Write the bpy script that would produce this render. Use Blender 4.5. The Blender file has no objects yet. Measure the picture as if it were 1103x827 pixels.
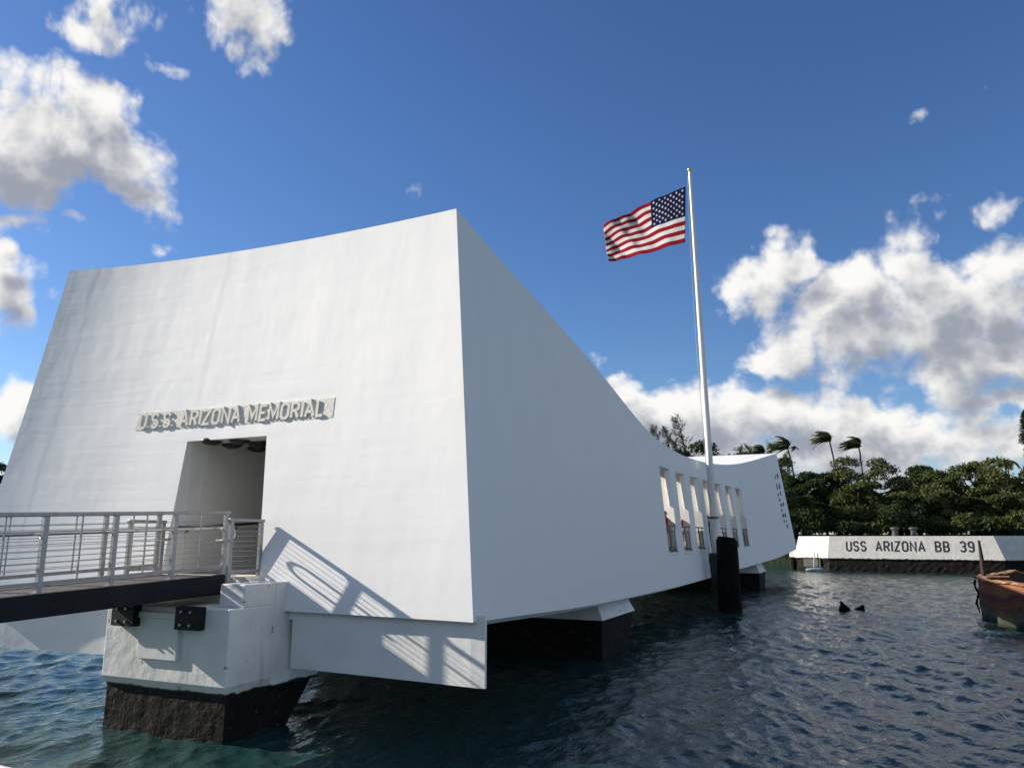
import bpy, bmesh, math, random
import numpy as np
from mathutils import Vector, Matrix

# ------------------------------------------------------------------ scene, camera, sky, sun
scn = bpy.context.scene
COL = scn.collection
R = math.radians
PW, PH, FPX = 1103.0, 827.0, 828.0
YAW, HOR, CAMH = R(25.0), 579.0, 3.1
PITCH = math.atan((HOR - PH / 2) / FPX)

cam_d = bpy.data.cameras.new('camera')
cam = bpy.data.objects.new('camera', cam_d)
COL.objects.link(cam)
cam.location = (0, 0, CAMH)
cam.rotation_euler = (math.pi / 2 + PITCH, 0, YAW)
cam_d.sensor_fit = 'HORIZONTAL'
cam_d.sensor_width = 36.0
cam_d.lens = 36.0 * FPX / PW
cam_d.clip_start = 0.05
cam_d.clip_end = 20000
scn.camera = cam

SUNV = Vector((-2.17, -0.32, 1.0)).normalized()       # towards the sun
SUN_EL = math.asin(SUNV.z)
SUN_AZ = math.atan2(SUNV.x, SUNV.y)
EXPOSURE = 0.85
SKY_STRENGTH = 0.074
SUN_STRENGTH = 4.75

sun_d = bpy.data.lights.new('sun', 'SUN')
sun_d.energy = SUN_STRENGTH
sun_d.angle = R(0.53)
sun_d.color = (1.0, 0.91, 0.79)
sun = bpy.data.objects.new('sun', sun_d)
COL.objects.link(sun)
sun.rotation_euler = SUNV.to_track_quat('Z', 'Y').to_euler()
sun.location = (-60, -10, 60)

scn.view_settings.view_transform = 'Standard'
scn.view_settings.look = 'None'
scn.view_settings.gamma = 1.0
scn.view_settings.exposure = EXPOSURE
scn.view_settings.use_curve_mapping = False
scn.render.engine = 'CYCLES'
scn.render.resolution_x = 1024
scn.render.resolution_y = 767
scn.cycles.max_bounces = 8
scn.cycles.diffuse_bounces = 4
scn.cycles.glossy_bounces = 4

# bearing helpers: rays of the survey photograph, used to set things out at their real distance
_fw = Vector((-math.sin(YAW) * math.cos(PITCH), math.cos(YAW) * math.cos(PITCH), math.sin(PITCH)))
_rt = Vector((math.cos(YAW), math.sin(YAW), 0))
_up = _rt.cross(_fw)
_fh = Vector((-math.sin(YAW), math.cos(YAW), 0))

def bearing(px, py):
    return (_fw + _rt * ((px - PW / 2) / FPX) - _up * ((py - PH / 2) / FPX))

def at(px, py, depth):
    d = bearing(px, py)
    return Vector((0, 0, CAMH)) + d * (depth / d.dot(_fh))

def azel(px, py):
    d = bearing(px, py).normalized()
    return math.atan2(d.x, d.y), math.asin(d.z)

# ------------------------------------------------------------------ world: sky + clouds by direction
world = bpy.data.worlds.new('World')
scn.world = world
world.use_nodes = True
nt = world.node_tree
nt.nodes.clear()

CLOUDS = [  # bearing x, y, half width, half height, tilt (degrees), thinness of every cloud lobe
    (68, 145, 104, 62, 0, 0), (5, 165, 84, 74, 0, 0), (120, 165, 58, 46, 0, 0), (25, 200, 62, 36, 0, .1), (95, 115, 52, 32, 0, 0),
    (110, 4, 54, 38, 10, .2), (92, 30, 34, 24, 0, .2), (162, 50, 40, 19, 25, .98), (256, 6, 50, 48, 35, .15), (20, 238, 34, 12, -15, .5), (78, 235, 24, 11, 0, .6),
    (14, 322, 50, 40, 0, .1), (0, 300, 30, 30, 0, .1), (28, 342, 36, 20, 0, .3), (8, 440, 38, 28, 0, .2), (0, 462, 40, 22, 0, .2), (12, 425, 26, 13, 0, .4),
    (447, 200, 20, 10, 0, 1.1), (178, 263, 26, 11, 0, 1.13), (5, 268, 20, 11, 0, .5), (130, 195, 60, 26, 25, .45),
    (828, 296, 50, 38, -15, .25), (858, 285, 34, 24, 10, .3), (945, 262, 46, 20, -50, 1.1), (975, 286, 50, 26, 10, .42), (920, 325, 88, 60, -20, 0), (1000, 338, 96, 66, 0, 0), (1085, 330, 88, 70, 0, 0),
    (1060, 385, 120, 50, 8, 0), (900, 362, 92, 42, -10, 0), (838, 382, 54, 20, -15, .3),
    (1015, 113, 42, 20, -5, 1.1), (1062, 226, 66, 24, 0, 1.06), (1098, 190, 44, 22, 0, 1.1), (1005, 212, 44, 18, 0, 1.18),
    (690, 448, 60, 34, 0, .05), (760, 452, 92, 34, 0, .05), (850, 452, 120, 34, 0, .05), (930, 458, 60, 26, 0, .2), (720, 474, 136, 46, 0, 0),
    (900, 484, 114, 42, 0, 0), (1000, 480, 124, 36, 0, .1), (1085, 470, 74, 20, 0, .3), (645, 382, 28, 14, 30, 1.1), (1080, 432, 66, 20, 0, .4), (560, 480, 120, 40, 0, .2),
    # clouds outside the photograph's field, seen by the water and from the side
    (-190, 160, 150, 110, 0, 0), (1250, 320, 110, 90, 0, 0), (1300, 450, 180, 60, 0, 0), (300, 525, 500, 30, 0, .2),
]

# unseen clouds added to whiten the ambient light: azimuth, elevation, half width, half height in degrees
FILL_CLOUDS = [(62, 24, 26, 11), (100, 34, 24, 13), (128, 18, 26, 9), (165, 30, 22, 12), (-150, 22, 26, 10), (85, 62, 30, 12)]
def make_cloud_group():
    g = bpy.data.node_groups.new('cloud_field', 'ShaderNodeTree')
    g.interface.new_socket('AzEl', in_out='INPUT', socket_type='NodeSocketVector')
    g.interface.new_socket('Depth', in_out='OUTPUT', socket_type='NodeSocketFloat')
    N, L = g.nodes, g.links
    gi, go = N.new('NodeGroupInput'), N.new('NodeGroupOutput')
    # warp
    w = N.new('ShaderNodeTexNoise'); w.inputs['Scale'].default_value = 9.0; w.inputs['Detail'].default_value = 3.0
    L.new(gi.outputs[0], w.inputs['Vector'])
    ws = N.new('ShaderNodeVectorMath'); ws.operation = 'MULTIPLY_ADD'
    ws.inputs[1].default_value = (0.06, 0.06, 0.0); ws.inputs[2].default_value = (-0.03, -0.03, 0.0)
    L.new(w.outputs['Color'], ws.inputs[0])
    wa = N.new('ShaderNodeVectorMath'); wa.operation = 'ADD'
    L.new(gi.outputs[0], wa.inputs[0]); L.new(ws.outputs[0], wa.inputs[1])
    prev = None
    sxyz = N.new('ShaderNodeSeparateXYZ'); L.new(wa.outputs[0], sxyz.inputs[0])
    state = wa.outputs[0]
    for (px, py, rx, ry, rot, thin) in CLOUDS + [(q[0], q[1], q[2], q[3], None, 0.0) for q in FILL_CLOUDS]:
        if rot is None: a, e = R(px), R(py)
        else: a, e = azel(px, py)
        cx_, cy_ = min(max(px, -120), 1230), py
        cx_, cy_ = (cx_, cy_) if rot is not None else (500, 300)
        a1, e1 = azel(cx_ + 10, cy_); a0, e0 = azel(cx_ - 10, cy_)
        b1, f1 = azel(cx_, cy_ + 10); b0, f0 = azel(cx_, cy_ - 10)
        ra = rx * math.hypot(a1 - a0, e1 - e0) / 20; re_ = ry * math.hypot(b1 - b0, f1 - f0) / 20
        if rot is None: ra, re_, rot = R(rx), R(ry), 0
        m = N.new('ShaderNodeMapping'); m.vector_type = 'TEXTURE'
        m.inputs['Location'].default_value = (a, e, -thin * 1e8)
        m.inputs['Rotation'].default_value = (0, 0, R(-rot))
        m.inputs['Scale'].default_value = (ra, re_, 1e8)
        L.new(state, m.inputs['Vector'])
        ln = N.new('ShaderNodeVectorMath'); ln.operation = 'LENGTH'
        L.new(m.outputs[0], ln.inputs[0])
        if prev is None:
            prev = ln.outputs['Value']
        else:
            mn = N.new('ShaderNodeMath'); mn.operation = 'SMOOTH_MIN'; mn.inputs[2].default_value = 0.25
            L.new(prev, mn.inputs[0]); L.new(ln.outputs['Value'], mn.inputs[1]); prev = mn.outputs[0]
        cx3 = N.new('ShaderNodeCombineXYZ')          # lobes are evaluated one after another
        L.new(sxyz.outputs[0], cx3.inputs[0]); L.new(sxyz.outputs[1], cx3.inputs[1]); L.new(prev, cx3.inputs[2]); state = cx3.outputs[0]
    n1 = N.new('ShaderNodeTexNoise'); n1.inputs['Scale'].default_value = 15.0; n1.inputs['Detail'].default_value = 8.0
    n1.inputs['Roughness'].default_value = 0.58
    L.new(gi.outputs[0], n1.inputs['Vector'])
    vo = N.new('ShaderNodeTexVoronoi'); vo.voronoi_dimensions = '2D'; vo.feature = 'SMOOTH_F1'; vo.inputs['Scale'].default_value = 17.0
    vo.inputs['Detail'].default_value = 3.0; vo.inputs['Roughness'].default_value = 0.55; vo.inputs['Smoothness'].default_value = 0.35
    L.new(wa.outputs[0], vo.inputs['Vector'])
    pf = N.new('ShaderNodeMath'); pf.operation = 'MULTIPLY_ADD'; pf.inputs[1].default_value = -0.72; L.new(vo.outputs['Distance'], pf.inputs[0])
    s1 = N.new('ShaderNodeMath'); s1.operation = 'MULTIPLY_ADD'; s1.inputs[1].default_value = 1.6; s1.inputs[2].default_value = -0.8 + 1.82
    L.new(n1.outputs['Fac'], s1.inputs[0])
    sb = N.new('ShaderNodeMath'); sb.operation = 'SUBTRACT'
    L.new(s1.outputs[0], pf.inputs[2])
    L.new(pf.outputs[0], sb.inputs[0]); L.new(prev, sb.inputs[1])
    L.new(sb.outputs[0], go.inputs[0])
    return g

cg = make_cloud_group()
N, L = nt.nodes, nt.links
tc = N.new('ShaderNodeTexCoord')
sep = N.new('ShaderNodeSeparateXYZ'); L.new(tc.outputs['Generated'], sep.inputs[0])
az = N.new('ShaderNodeMath'); az.operation = 'ARCTAN2'; L.new(sep.outputs[0], az.inputs[0]); L.new(sep.outputs[1], az.inputs[1])
el = N.new('ShaderNodeMath'); el.operation = 'ARCSINE'; L.new(sep.outputs[2], el.inputs[0])
cmb = N.new('ShaderNodeCombineXYZ'); L.new(az.outputs[0], cmb.inputs[0]); L.new(el.outputs[0], cmb.inputs[1])
f1 = N.new('ShaderNodeGroup'); f1.node_tree = cg; L.new(cmb.outputs[0], f1.inputs[0])
sh = N.new('ShaderNodeVectorMath'); sh.operation = 'ADD'; sh.inputs[1].default_value = (-0.018, 0.034, 0)
L.new(cmb.outputs[0], sh.inputs[0])
f2 = N.new('ShaderNodeGroup'); f2.node_tree = cg; L.new(sh.outputs[0], f2.inputs[0])
den = N.new('ShaderNodeMapRange'); den.interpolation_type = 'SMOOTHSTEP'
den.inputs['From Min'].default_value = 0.0; den.inputs['From Max'].default_value = 0.65
L.new(f1.outputs[0], den.inputs['Value'])
shd = N.new('ShaderNodeMapRange'); shd.interpolation_type = 'SMOOTHSTEP'
shd.inputs['From Min'].default_value = -0.1; shd.inputs['From Max'].default_value = 1.25
L.new(f2.outputs[0], shd.inputs['Value'])
CLOUD_LIT = (7.3, 7.2, 7.0, 1); CLOUD_SHADE = (2.5, 2.7, 3.2, 1)
cmix = N.new('ShaderNodeMix'); cmix.data_type = 'RGBA'
cmix.inputs[6].default_value = CLOUD_LIT; cmix.inputs[7].default_value = CLOUD_SHADE
L.new(shd.outputs[0], cmix.inputs[0])
sky = N.new('ShaderNodeTexSky'); sky.sky_type = 'NISHITA'; sky.sun_disc = False
sky.sun_elevation = SUN_EL; sky.sun_rotation = SUN_AZ
sky.air_density = 1.0; sky.dust_density = 0.2; sky.ozone_density = 4.5; sky.altitude = 0
smix = N.new('ShaderNodeMix'); smix.data_type = 'RGBA'
hs = N.new('ShaderNodeHueSaturation'); hs.inputs['Hue'].default_value = 0.508; hs.inputs['Saturation'].default_value = 1.12; hs.inputs['Value'].default_value = 1.0
L.new(sky.outputs[0], hs.inputs['Color'])
L.new(den.outputs[0], smix.inputs[0]); L.new(hs.outputs[0], smix.inputs[6]); L.new(cmix.outputs[2], smix.inputs[7])
bg = N.new('ShaderNodeBackground'); bg.inputs['Strength'].default_value = SKY_STRENGTH
L.new(smix.outputs[2], bg.inputs['Color'])
wo = N.new('ShaderNodeOutputWorld'); L.new(bg.outputs[0], wo.inputs['Surface'])

# ------------------------------------------------------------------ materials
def mat(name, color, rough=0.6, metal=0.0, var=0.0, var_scale=2.0, bump=0.0, bump_scale=8.0, spec=0.5, stretch=(1, 1, 1), color2=None, detail=5):
    m = bpy.data.materials.new(name); m.use_nodes = True
    n, l = m.node_tree.nodes, m.node_tree.links
    b = n['Principled BSDF']
    b.inputs['Base Color'].default_value = (*color, 1)
    b.inputs['Roughness'].default_value = rough
    b.inputs['Metallic'].default_value = metal
    b.inputs['Specular IOR Level'].default_value = spec
    t = n.new('ShaderNodeTexCoord')
    mp = n.new('ShaderNodeMapping'); mp.inputs['Scale'].default_value = stretch
    l.new(t.outputs['Object'], mp.inputs['Vector'])
    if var > 0 or color2:
        nz = n.new('ShaderNodeTexNoise'); nz.inputs['Scale'].default_value = var_scale; nz.inputs['Detail'].default_value = detail
        l.new(mp.outputs[0], nz.inputs['Vector'])
        mx = n.new('ShaderNodeMix'); mx.data_type = 'RGBA'
        c2 = color2 if color2 else tuple(c * (1 - var) for c in color)
        mx.inputs[6].default_value = (*color, 1); mx.inputs[7].default_value = (*c2, 1)
        rr = n.new('ShaderNodeMapRange'); rr.inputs['From Min'].default_value = 0.35; rr.inputs['From Max'].default_value = 0.68
        l.new(nz.outputs['Fac'], rr.inputs['Value']); l.new(rr.outputs[0], mx.inputs[0])
        l.new(mx.outputs[2], b.inputs['Base Color'])
    if bump > 0:
        nb = n.new('ShaderNodeTexNoise'); nb.inputs['Scale'].default_value = bump_scale; nb.inputs['Detail'].default_value = 6
        l.new(mp.outputs[0], nb.inputs['Vector'])
        bp = n.new('ShaderNodeBump'); bp.inputs['Distance'].default_value = bump; bp.inputs['Strength'].default_value = 1.0
        l.new(nb.outputs['Fac'], bp.inputs['Height']); l.new(bp.outputs[0], b.inputs['Normal'])
    return m

def wall_paint():
    m = bpy.data.materials.new('white_wall_paint'); m.use_nodes = True
    n, l = m.node_tree.nodes, m.node_tree.links
    b = n['Principled BSDF']; b.inputs['Roughness'].default_value = 0.55; b.inputs['Specular IOR Level'].default_value = 0.3
    t = n.new('ShaderNodeTexCoord')
    def noise(scale, stretch, detail=4, rough=0.5):
        mp = n.new('ShaderNodeMapping'); mp.inputs['Scale'].default_value = stretch
        l.new(t.outputs['Object'], mp.inputs['Vector'])
        z = n.new('ShaderNodeTexNoise'); z.inputs['Scale'].default_value = scale; z.inputs['Detail'].default_value = detail; z.inputs['Roughness'].default_value = rough
        l.new(mp.outputs[0], z.inputs['Vector']); return z.outputs['Fac']
    def mad(a, k, c=None):
        q = n.new('ShaderNodeMath'); q.operation = 'MULTIPLY_ADD'; q.inputs[1].default_value = k
        l.new(a, q.inputs[0])
        if c is not None: l.new(c, q.inputs[2])
        else: q.inputs[2].default_value = 0
        return q.outputs[0]
    h = mad(noise(0.55, (1, 1, 0.6), 3), 0.024)                 # slow waviness of the shell
    h = mad(noise(1.0, (0.22, 0.22, 3.2), 4), 0.007, h)          # boarded lifts
    h = mad(noise(3.0, (1, 1, 0.8), 5, 0.55), 0.003, h)         # trowelled dents
    h = mad(noise(60.0, (1, 1, 1), 2), 0.0006, h)
    # two vertical pour joints of the front wall
    sx = n.new('ShaderNodeSeparateXYZ'); l.new(t.outputs['Object'], sx.inputs[0])
    wob = noise(1.2, (1, 1, 1), 4)
    for x0, k in ((-16.75, 0.08), (-12.62, 0.05)):
        e1 = n.new('ShaderNodeMath'); e1.operation = 'MULTIPLY_ADD'; e1.inputs[1].default_value = -k; l.new(sx.outputs[2], e1.inputs[0]); l.new(sx.outputs[0], e1.inputs[2])
        e2 = n.new('ShaderNodeMath'); e2.operation = 'MULTIPLY_ADD'; e2.inputs[1].default_value = 0.35; l.new(wob, e2.inputs[0]); l.new(e1.outputs[0], e2.inputs[2])
        e3 = n.new('ShaderNodeMath'); e3.operation = 'SUBTRACT'; l.new(e2.outputs[0], e3.inputs[0]); e3.inputs[1].default_value = x0 + 0.17
        e4 = n.new('ShaderNodeMapRange'); e4.interpolation_type = 'SMOOTHSTEP'; e4.inputs['From Min'].default_value = -0.10; e4.inputs['From Max'].default_value = 0.10; e4.inputs['To Max'].default_value = -0.002
        l.new(e3.outputs[0], e4.inputs['Value'])
        ad = n.new('ShaderNodeMath'); l.new(h, ad.inputs[0]); l.new(e4.outputs[0], ad.inputs[1]); h = ad.outputs[0]
    bp = n.new('ShaderNodeBump'); bp.inputs['Strength'].default_value = 0.85; bp.inputs['Distance'].default_value = 1.0
    l.new(h, bp.inputs['Height']); l.new(bp.outputs[0], b.inputs['Normal'])
    # faint grime streaks
    st = noise(1.3, (2.2, 2.2, 0.25), 6, 0.6)
    rr = n.new('ShaderNodeMapRange'); rr.inputs['From Min'].default_value = 0.45; rr.inputs['From Max'].default_value = 0.8
    l.new(st, rr.inputs['Value'])
    mx = n.new('ShaderNodeMix'); mx.data_type = 'RGBA'
    mx.inputs[6].default_value = (0.80, 0.80, 0.79, 1); mx.inputs[7].default_value = (0.775, 0.775, 0.765, 1)
    l.new(rr.outputs[0], mx.inputs[0]); l.new(mx.outputs[2], b.inputs['Base Color'])
    return m

M = dict(
    wall=wall_paint(),
    paint=mat('white_paint', (0.78, 0.78, 0.76), 0.55, var=0.10, var_scale=1.6, bump=0.012, bump_scale=2.5, spec=0.3),
    inner=mat('interior_plaster', (0.72, 0.71, 0.67), 0.7, var=0.06, spec=0.2),
    floor=mat('interior_floor', (0.45, 0.42, 0.37), 0.5, var=0.2, var_scale=3),
    steel=mat('black_steel', (0.020, 0.022, 0.027), 0.55, var=0.3, bump=0.004, bump_scale=6, spec=0.12),
    alu=mat('brushed_aluminium', (0.36, 0.36, 0.37), 0.45, metal=0.6, var=0.18, var_scale=9),
    stainless=mat('stainless_tube', (0.66, 0.66, 0.66), 0.25, metal=1.0, var=0.1),
    cable=mat('stainless_cable', (0.42, 0.42, 0.42), 0.4, metal=0.9, var=0.1),
    deck=mat('gangway_deck', (0.06, 0.055, 0.055), 0.8, var=0.3, var_scale=12, bump=0.01, bump_scale=30),
    sign=mat('sign_stone', (0.78, 0.74, 0.65), 0.7, var=0.10, var_scale=5, bump=0.01, bump_scale=20, spec=0.2),
    letter=mat('sign_letter_stone', (0.76, 0.73, 0.66), 0.65, var=0.15, var_scale=6, spec=0.2),
    blackpaint=mat('black_letter_paint', (0.02, 0.02, 0.022), 0.6, var=0.3, var_scale=9),
    pole=mat('flagpole_white_paint', (0.74, 0.73, 0.70), 0.4, var=0.16, var_scale=1.3, stretch=(6, 6, 1)),
    gold=mat('gilded_ball', (0.62, 0.46, 0.18), 0.3, metal=0.9, var=0.15),
    conc=mat('weathered_concrete', (0.07, 0.07, 0.068), 0.85, var=0.5, var_scale=2.0, bump=0.05, bump_scale=5),
    pile=mat('tarred_pile', (0.005, 0.005, 0.006), 0.8, color2=(0.011, 0.010, 0.010), var_scale=5, stretch=(3, 3, 0.5), bump=0.05, bump_scale=6, spec=0.08),
    bronze=mat('railing_bronze', (0.12, 0.11, 0.10), 0.45, metal=0.6, var=0.2),
    slot_shade=mat('painted_slot_shade', (0.05, 0.055, 0.065), 0.8, var=0.2),  # dark colour painted for the shadow inside the carved slots
    lamp=mat('lamp_shade_metal', (0.05, 0.05, 0.05), 0.4, metal=0.5, var=0.3),
    bark=mat('bark', (0.10, 0.08, 0.06), 0.9, var=0.4, var_scale=5, bump=0.03, bump_scale=10, stretch=(2, 2, 0.6)),
    palmbark=mat('palm_bark', (0.17, 0.15, 0.125), 0.9, var=0.4, var_scale=3, stretch=(1, 1, 3)),
    rope=mat('pale_rope', (0.55, 0.53, 0.48), 0.9, var=0.2),
    hull=mat('pale_float_hull', (0.26, 0.33, 0.34), 0.5, var=0.2),
    shrub=mat('grass_clump', (0.15, 0.15, 0.045), 0.8, var=0.5, var_scale=0.6, spec=0.2),
    gel=mat('gelcoat_white', (0.8, 0.8, 0.78), 0.25, var=0.05),
    skin=mat('skin_tone', (0.36, 0.21, 0.14), 0.55, var=0.1, var_scale=14),
    hair=mat('dark_hair', (0.02, 0.015, 0.012), 0.6, var=0.4, var_scale=40),
    redshirt=mat('red_shirt_cloth', (0.42, 0.03, 0.035), 0.85, var=0.15, var_scale=9),
    darkshirt=mat('dark_shirt_cloth', (0.03, 0.03, 0.04), 0.85, var=0.2, var_scale=9),
    trousers=mat('trouser_cloth', (0.05, 0.055, 0.075), 0.85, var=0.2, var_scale=9),
    paper=mat('paper_sheet', (0.75, 0.74, 0.71), 0.8, var=0.05),
)

def tide_mat(name, white, zline, amp):
    m = bpy.data.materials.new(name); m.use_nodes = True
    n, l = m.node_tree.nodes, m.node_tree.links
    b = n['Principled BSDF']; b.inputs['Roughness'].default_value = 0.65; b.inputs['Specular IOR Level'].default_value = 0.3
    t = n.new('ShaderNodeTexCoord'); sp = n.new('ShaderNodeSeparateXYZ'); l.new(t.outputs['Object'], sp.inputs[0])
    def noise(sc, det, st=(1, 1, 1)):
        mp = n.new('ShaderNodeMapping'); mp.inputs['Scale'].default_value = st; l.new(t.outputs['Object'], mp.inputs['Vector'])
        z = n.new('ShaderNodeTexNoise'); z.inputs['Scale'].default_value = sc; z.inputs['Detail'].default_value = det; l.new(mp.outputs[0], z.inputs['Vector']); return z.outputs['Fac']
    def rng_(v, a, b_, c=0.0, d=1.0):
        r_ = n.new('ShaderNodeMapRange'); r_.inputs['From Min'].default_value = a; r_.inputs['From Max'].default_value = b_; r_.inputs['To Min'].default_value = c; r_.inputs['To Max'].default_value = d
        l.new(v, r_.inputs['Value']); return r_.outputs[0]
    def mix(f, a, b_):
        x = n.new('ShaderNodeMix'); x.data_type = 'RGBA'
        l.new(f, x.inputs[0])
        for i, c in ((6, a), (7, b_)):
            if isinstance(c, tuple): x.inputs[i].default_value = (*c, 1)
            else: l.new(c, x.inputs[i])
        return x.outputs[2]
    base = mix(rng_(noise(1.8, 6), .4, .7), white, tuple(c * .86 for c in white))
    # rust-brown drips and bare chips
    base = mix(rng_(noise(2.2, 5, (2.5, 2.5, .3)), .62, .8, 0, .55), base, (0.40, 0.34, 0.26))
    chip = rng_(noise(5.0, 8), .70, .72); base = mix(chip, base, (0.30, 0.29, 0.27))
    # tide line: dark growth below, its upper edge uneven
    h = n.new('ShaderNodeMath'); h.operation = 'MULTIPLY_ADD'; h.inputs[1].default_value = -2 * amp; l.new(noise(3.5, 8), h.inputs[0]); l.new(sp.outputs[2], h.inputs[2])
    base = mix(rng_(h.outputs[0], zline - amp + .03, zline - amp), base, (0.016, 0.015, 0.014))
    l.new(base, b.inputs['Base Color'])
    nb = noise(3.0, 6); bp = n.new('ShaderNodeBump'); bp.inputs['Distance'].default_value = 0.022; l.new(nb, bp.inputs['Height']); l.new(bp.outputs[0], b.inputs['Normal'])
    return m
M['pier'] = tide_mat('pier_white_paint', (0.74, 0.74, 0.72), 0.70, 0.07)
M['quay'] = tide_mat('quay_white_paint', (0.60, 0.59, 0.555), 1.20, 0.12)
def foot_mat():
    m = mat('tarred_concrete', (0.006, 0.006, 0.006), 0.7, bump=0.035, bump_scale=6, color2=(0.014, 0.012, 0.010), var_scale=3.0, detail=9, spec=0.12)
    n, l = m.node_tree.nodes, m.node_tree.links; b = n['Principled BSDF']
    src = b.inputs['Base Color'].links[0].from_socket
    t = n.new('ShaderNodeTexCoord'); v = n.new('ShaderNodeTexNoise'); v.inputs['Scale'].default_value = 13; v.inputs['Detail'].default_value = 7; l.new(t.outputs['Object'], v.inputs['Vector'])
    r_ = n.new('ShaderNodeMapRange'); r_.inputs['From Min'].default_value = .66; r_.inputs['From Max'].default_value = .74; l.new(v.outputs['Fac'], r_.inputs['Value'])
    x = n.new('ShaderNodeMix'); x.data_type = 'RGBA'; l.new(r_.outputs[0], x.inputs[0]); l.new(src, x.inputs[6]); x.inputs[7].default_value = (0.10, 0.09, 0.075, 1)
    l.new(x.outputs[2], b.inputs['Base Color']); return m
M['black'] = foot_mat()

def rust_mat():
    m = bpy.data.materials.new('rusted_plate'); m.use_nodes = True
    n, l = m.node_tree.nodes, m.node_tree.links
    b = n['Principled BSDF']; b.inputs['Roughness'].default_value = 0.85; b.inputs['Specular IOR Level'].default_value = 0.2
    t = n.new('ShaderNodeTexCoord')
    sp = n.new('ShaderNodeSeparateXYZ'); l.new(t.outputs['Object'], sp.inputs[0])
    nz = n.new('ShaderNodeTexNoise'); nz.inputs['Scale'].default_value = 1.1; nz.inputs['Detail'].default_value = 8; l.new(t.outputs['Object'], nz.inputs['Vector'])
    nf = n.new('ShaderNodeTexNoise'); nf.inputs['Scale'].default_value = 5; nf.inputs['Detail'].default_value = 8; l.new(t.outputs['Object'], nf.inputs['Vector'])
    hz = n.new('ShaderNodeMath'); hz.operation = 'MULTIPLY_ADD'; hz.inputs[1].default_value = 0.75; l.new(nz.outputs['Fac'], hz.inputs[0]); l.new(sp.outputs[2], hz.inputs[2])
    cr = n.new('ShaderNodeValToRGB')
    mr = n.new('ShaderNodeMapRange'); mr.inputs['From Min'].default_value = 0.0; mr.inputs['From Max'].default_value = 2.15
    l.new(hz.outputs[0], mr.inputs['Value']); l.new(mr.outputs[0], cr.inputs[0])
    e = cr.color_ramp; e.elements[0].color = (0.03, 0.035, 0.025, 1); e.elements[0].position = 0.18
    e.elements[1].color = (0.25, 0.105, 0.06, 1); e.elements[1].position = 0.70
    for p, c in ((0.30, (0.12, 0.115, 0.08, 1)), (0.42, (0.10, 0.065, 0.04, 1)), (0.50, (0.20, 0.075, 0.04, 1)), (0.60, (0.09, 0.045, 0.035, 1))):
        k = e.elements.new(p); k.color = c
    mx = n.new('ShaderNodeMix'); mx.data_type = 'RGBA'; mx.blend_type = 'MULTIPLY'; mx.inputs[0].default_value = 0.8
    l.new(cr.outputs[0], mx.inputs[6])
    r2 = n.new('ShaderNodeMapRange'); r2.inputs['To Min'].default_value = 0.5; r2.inputs['To Max'].default_value = 1.35; l.new(nf.outputs['Fac'], r2.inputs['Value'])
    cb = n.new('ShaderNodeCombineXYZ')
    for i in range(3): l.new(r2.outputs[0], cb.inputs[i])
    l.new(cb.outputs[0], mx.inputs[7]); l.new(mx.outputs[2], b.inputs['Base Color'])
    bp = n.new('ShaderNodeBump'); bp.inputs['Distance'].default_value = 0.06; l.new(nf.outputs['Fac'], bp.inputs['Height']); l.new(bp.outputs[0], b.inputs['Normal'])
    return m
M['rust'] = rust_mat()
def cloth(name, c):
    m = bpy.data.materials.new(name); m.use_nodes = True
    n, l = m.node_tree.nodes, m.node_tree.links; n.clear()
    o = n.new('ShaderNodeOutputMaterial'); d = n.new('ShaderNodeBsdfDiffuse'); t = n.new('ShaderNodeBsdfTranslucent'); a = n.new('ShaderNodeMixShader'); a.inputs[0].default_value = 0.3
    tc_ = n.new('ShaderNodeTexCoord'); nz = n.new('ShaderNodeTexNoise'); nz.inputs['Scale'].default_value = 3; l.new(tc_.outputs['Object'], nz.inputs['Vector'])
    mx = n.new('ShaderNodeMix'); mx.data_type = 'RGBA'; mx.inputs[6].default_value = (*c, 1); mx.inputs[7].default_value = (*[k * .85 for k in c], 1); l.new(nz.outputs['Fac'], mx.inputs[0])
    l.new(mx.outputs[2], d.inputs['Color']); l.new(mx.outputs[2], t.inputs['Color'])
    l.new(d.outputs[0], a.inputs[1]); l.new(t.outputs[0], a.inputs[2]); l.new(a.outputs[0], o.inputs['Surface']); return m
M['red'] = cloth('flag_red_cloth', (0.27, 0.018, 0.03)); M['white'] = cloth('flag_white_cloth', (0.66, 0.65, 0.64)); M['blue'] = cloth('flag_blue_cloth', (0.012, 0.017, 0.06))
M['iron'] = mat('bollard_iron', (0.06, 0.06, 0.06), 0.7, var=0.4, var_scale=6)
M['darkrust'] = mat('dark_rust', (0.06, 0.035, 0.028), 0.9, var=0.5, var_scale=6, bump=0.03, bump_scale=12)
M['rustedge'] = mat('rust_flake_edge', (0.42, 0.22, 0.11), 0.9, var=0.5, var_scale=4, bump=0.03, bump_scale=10)

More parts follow.
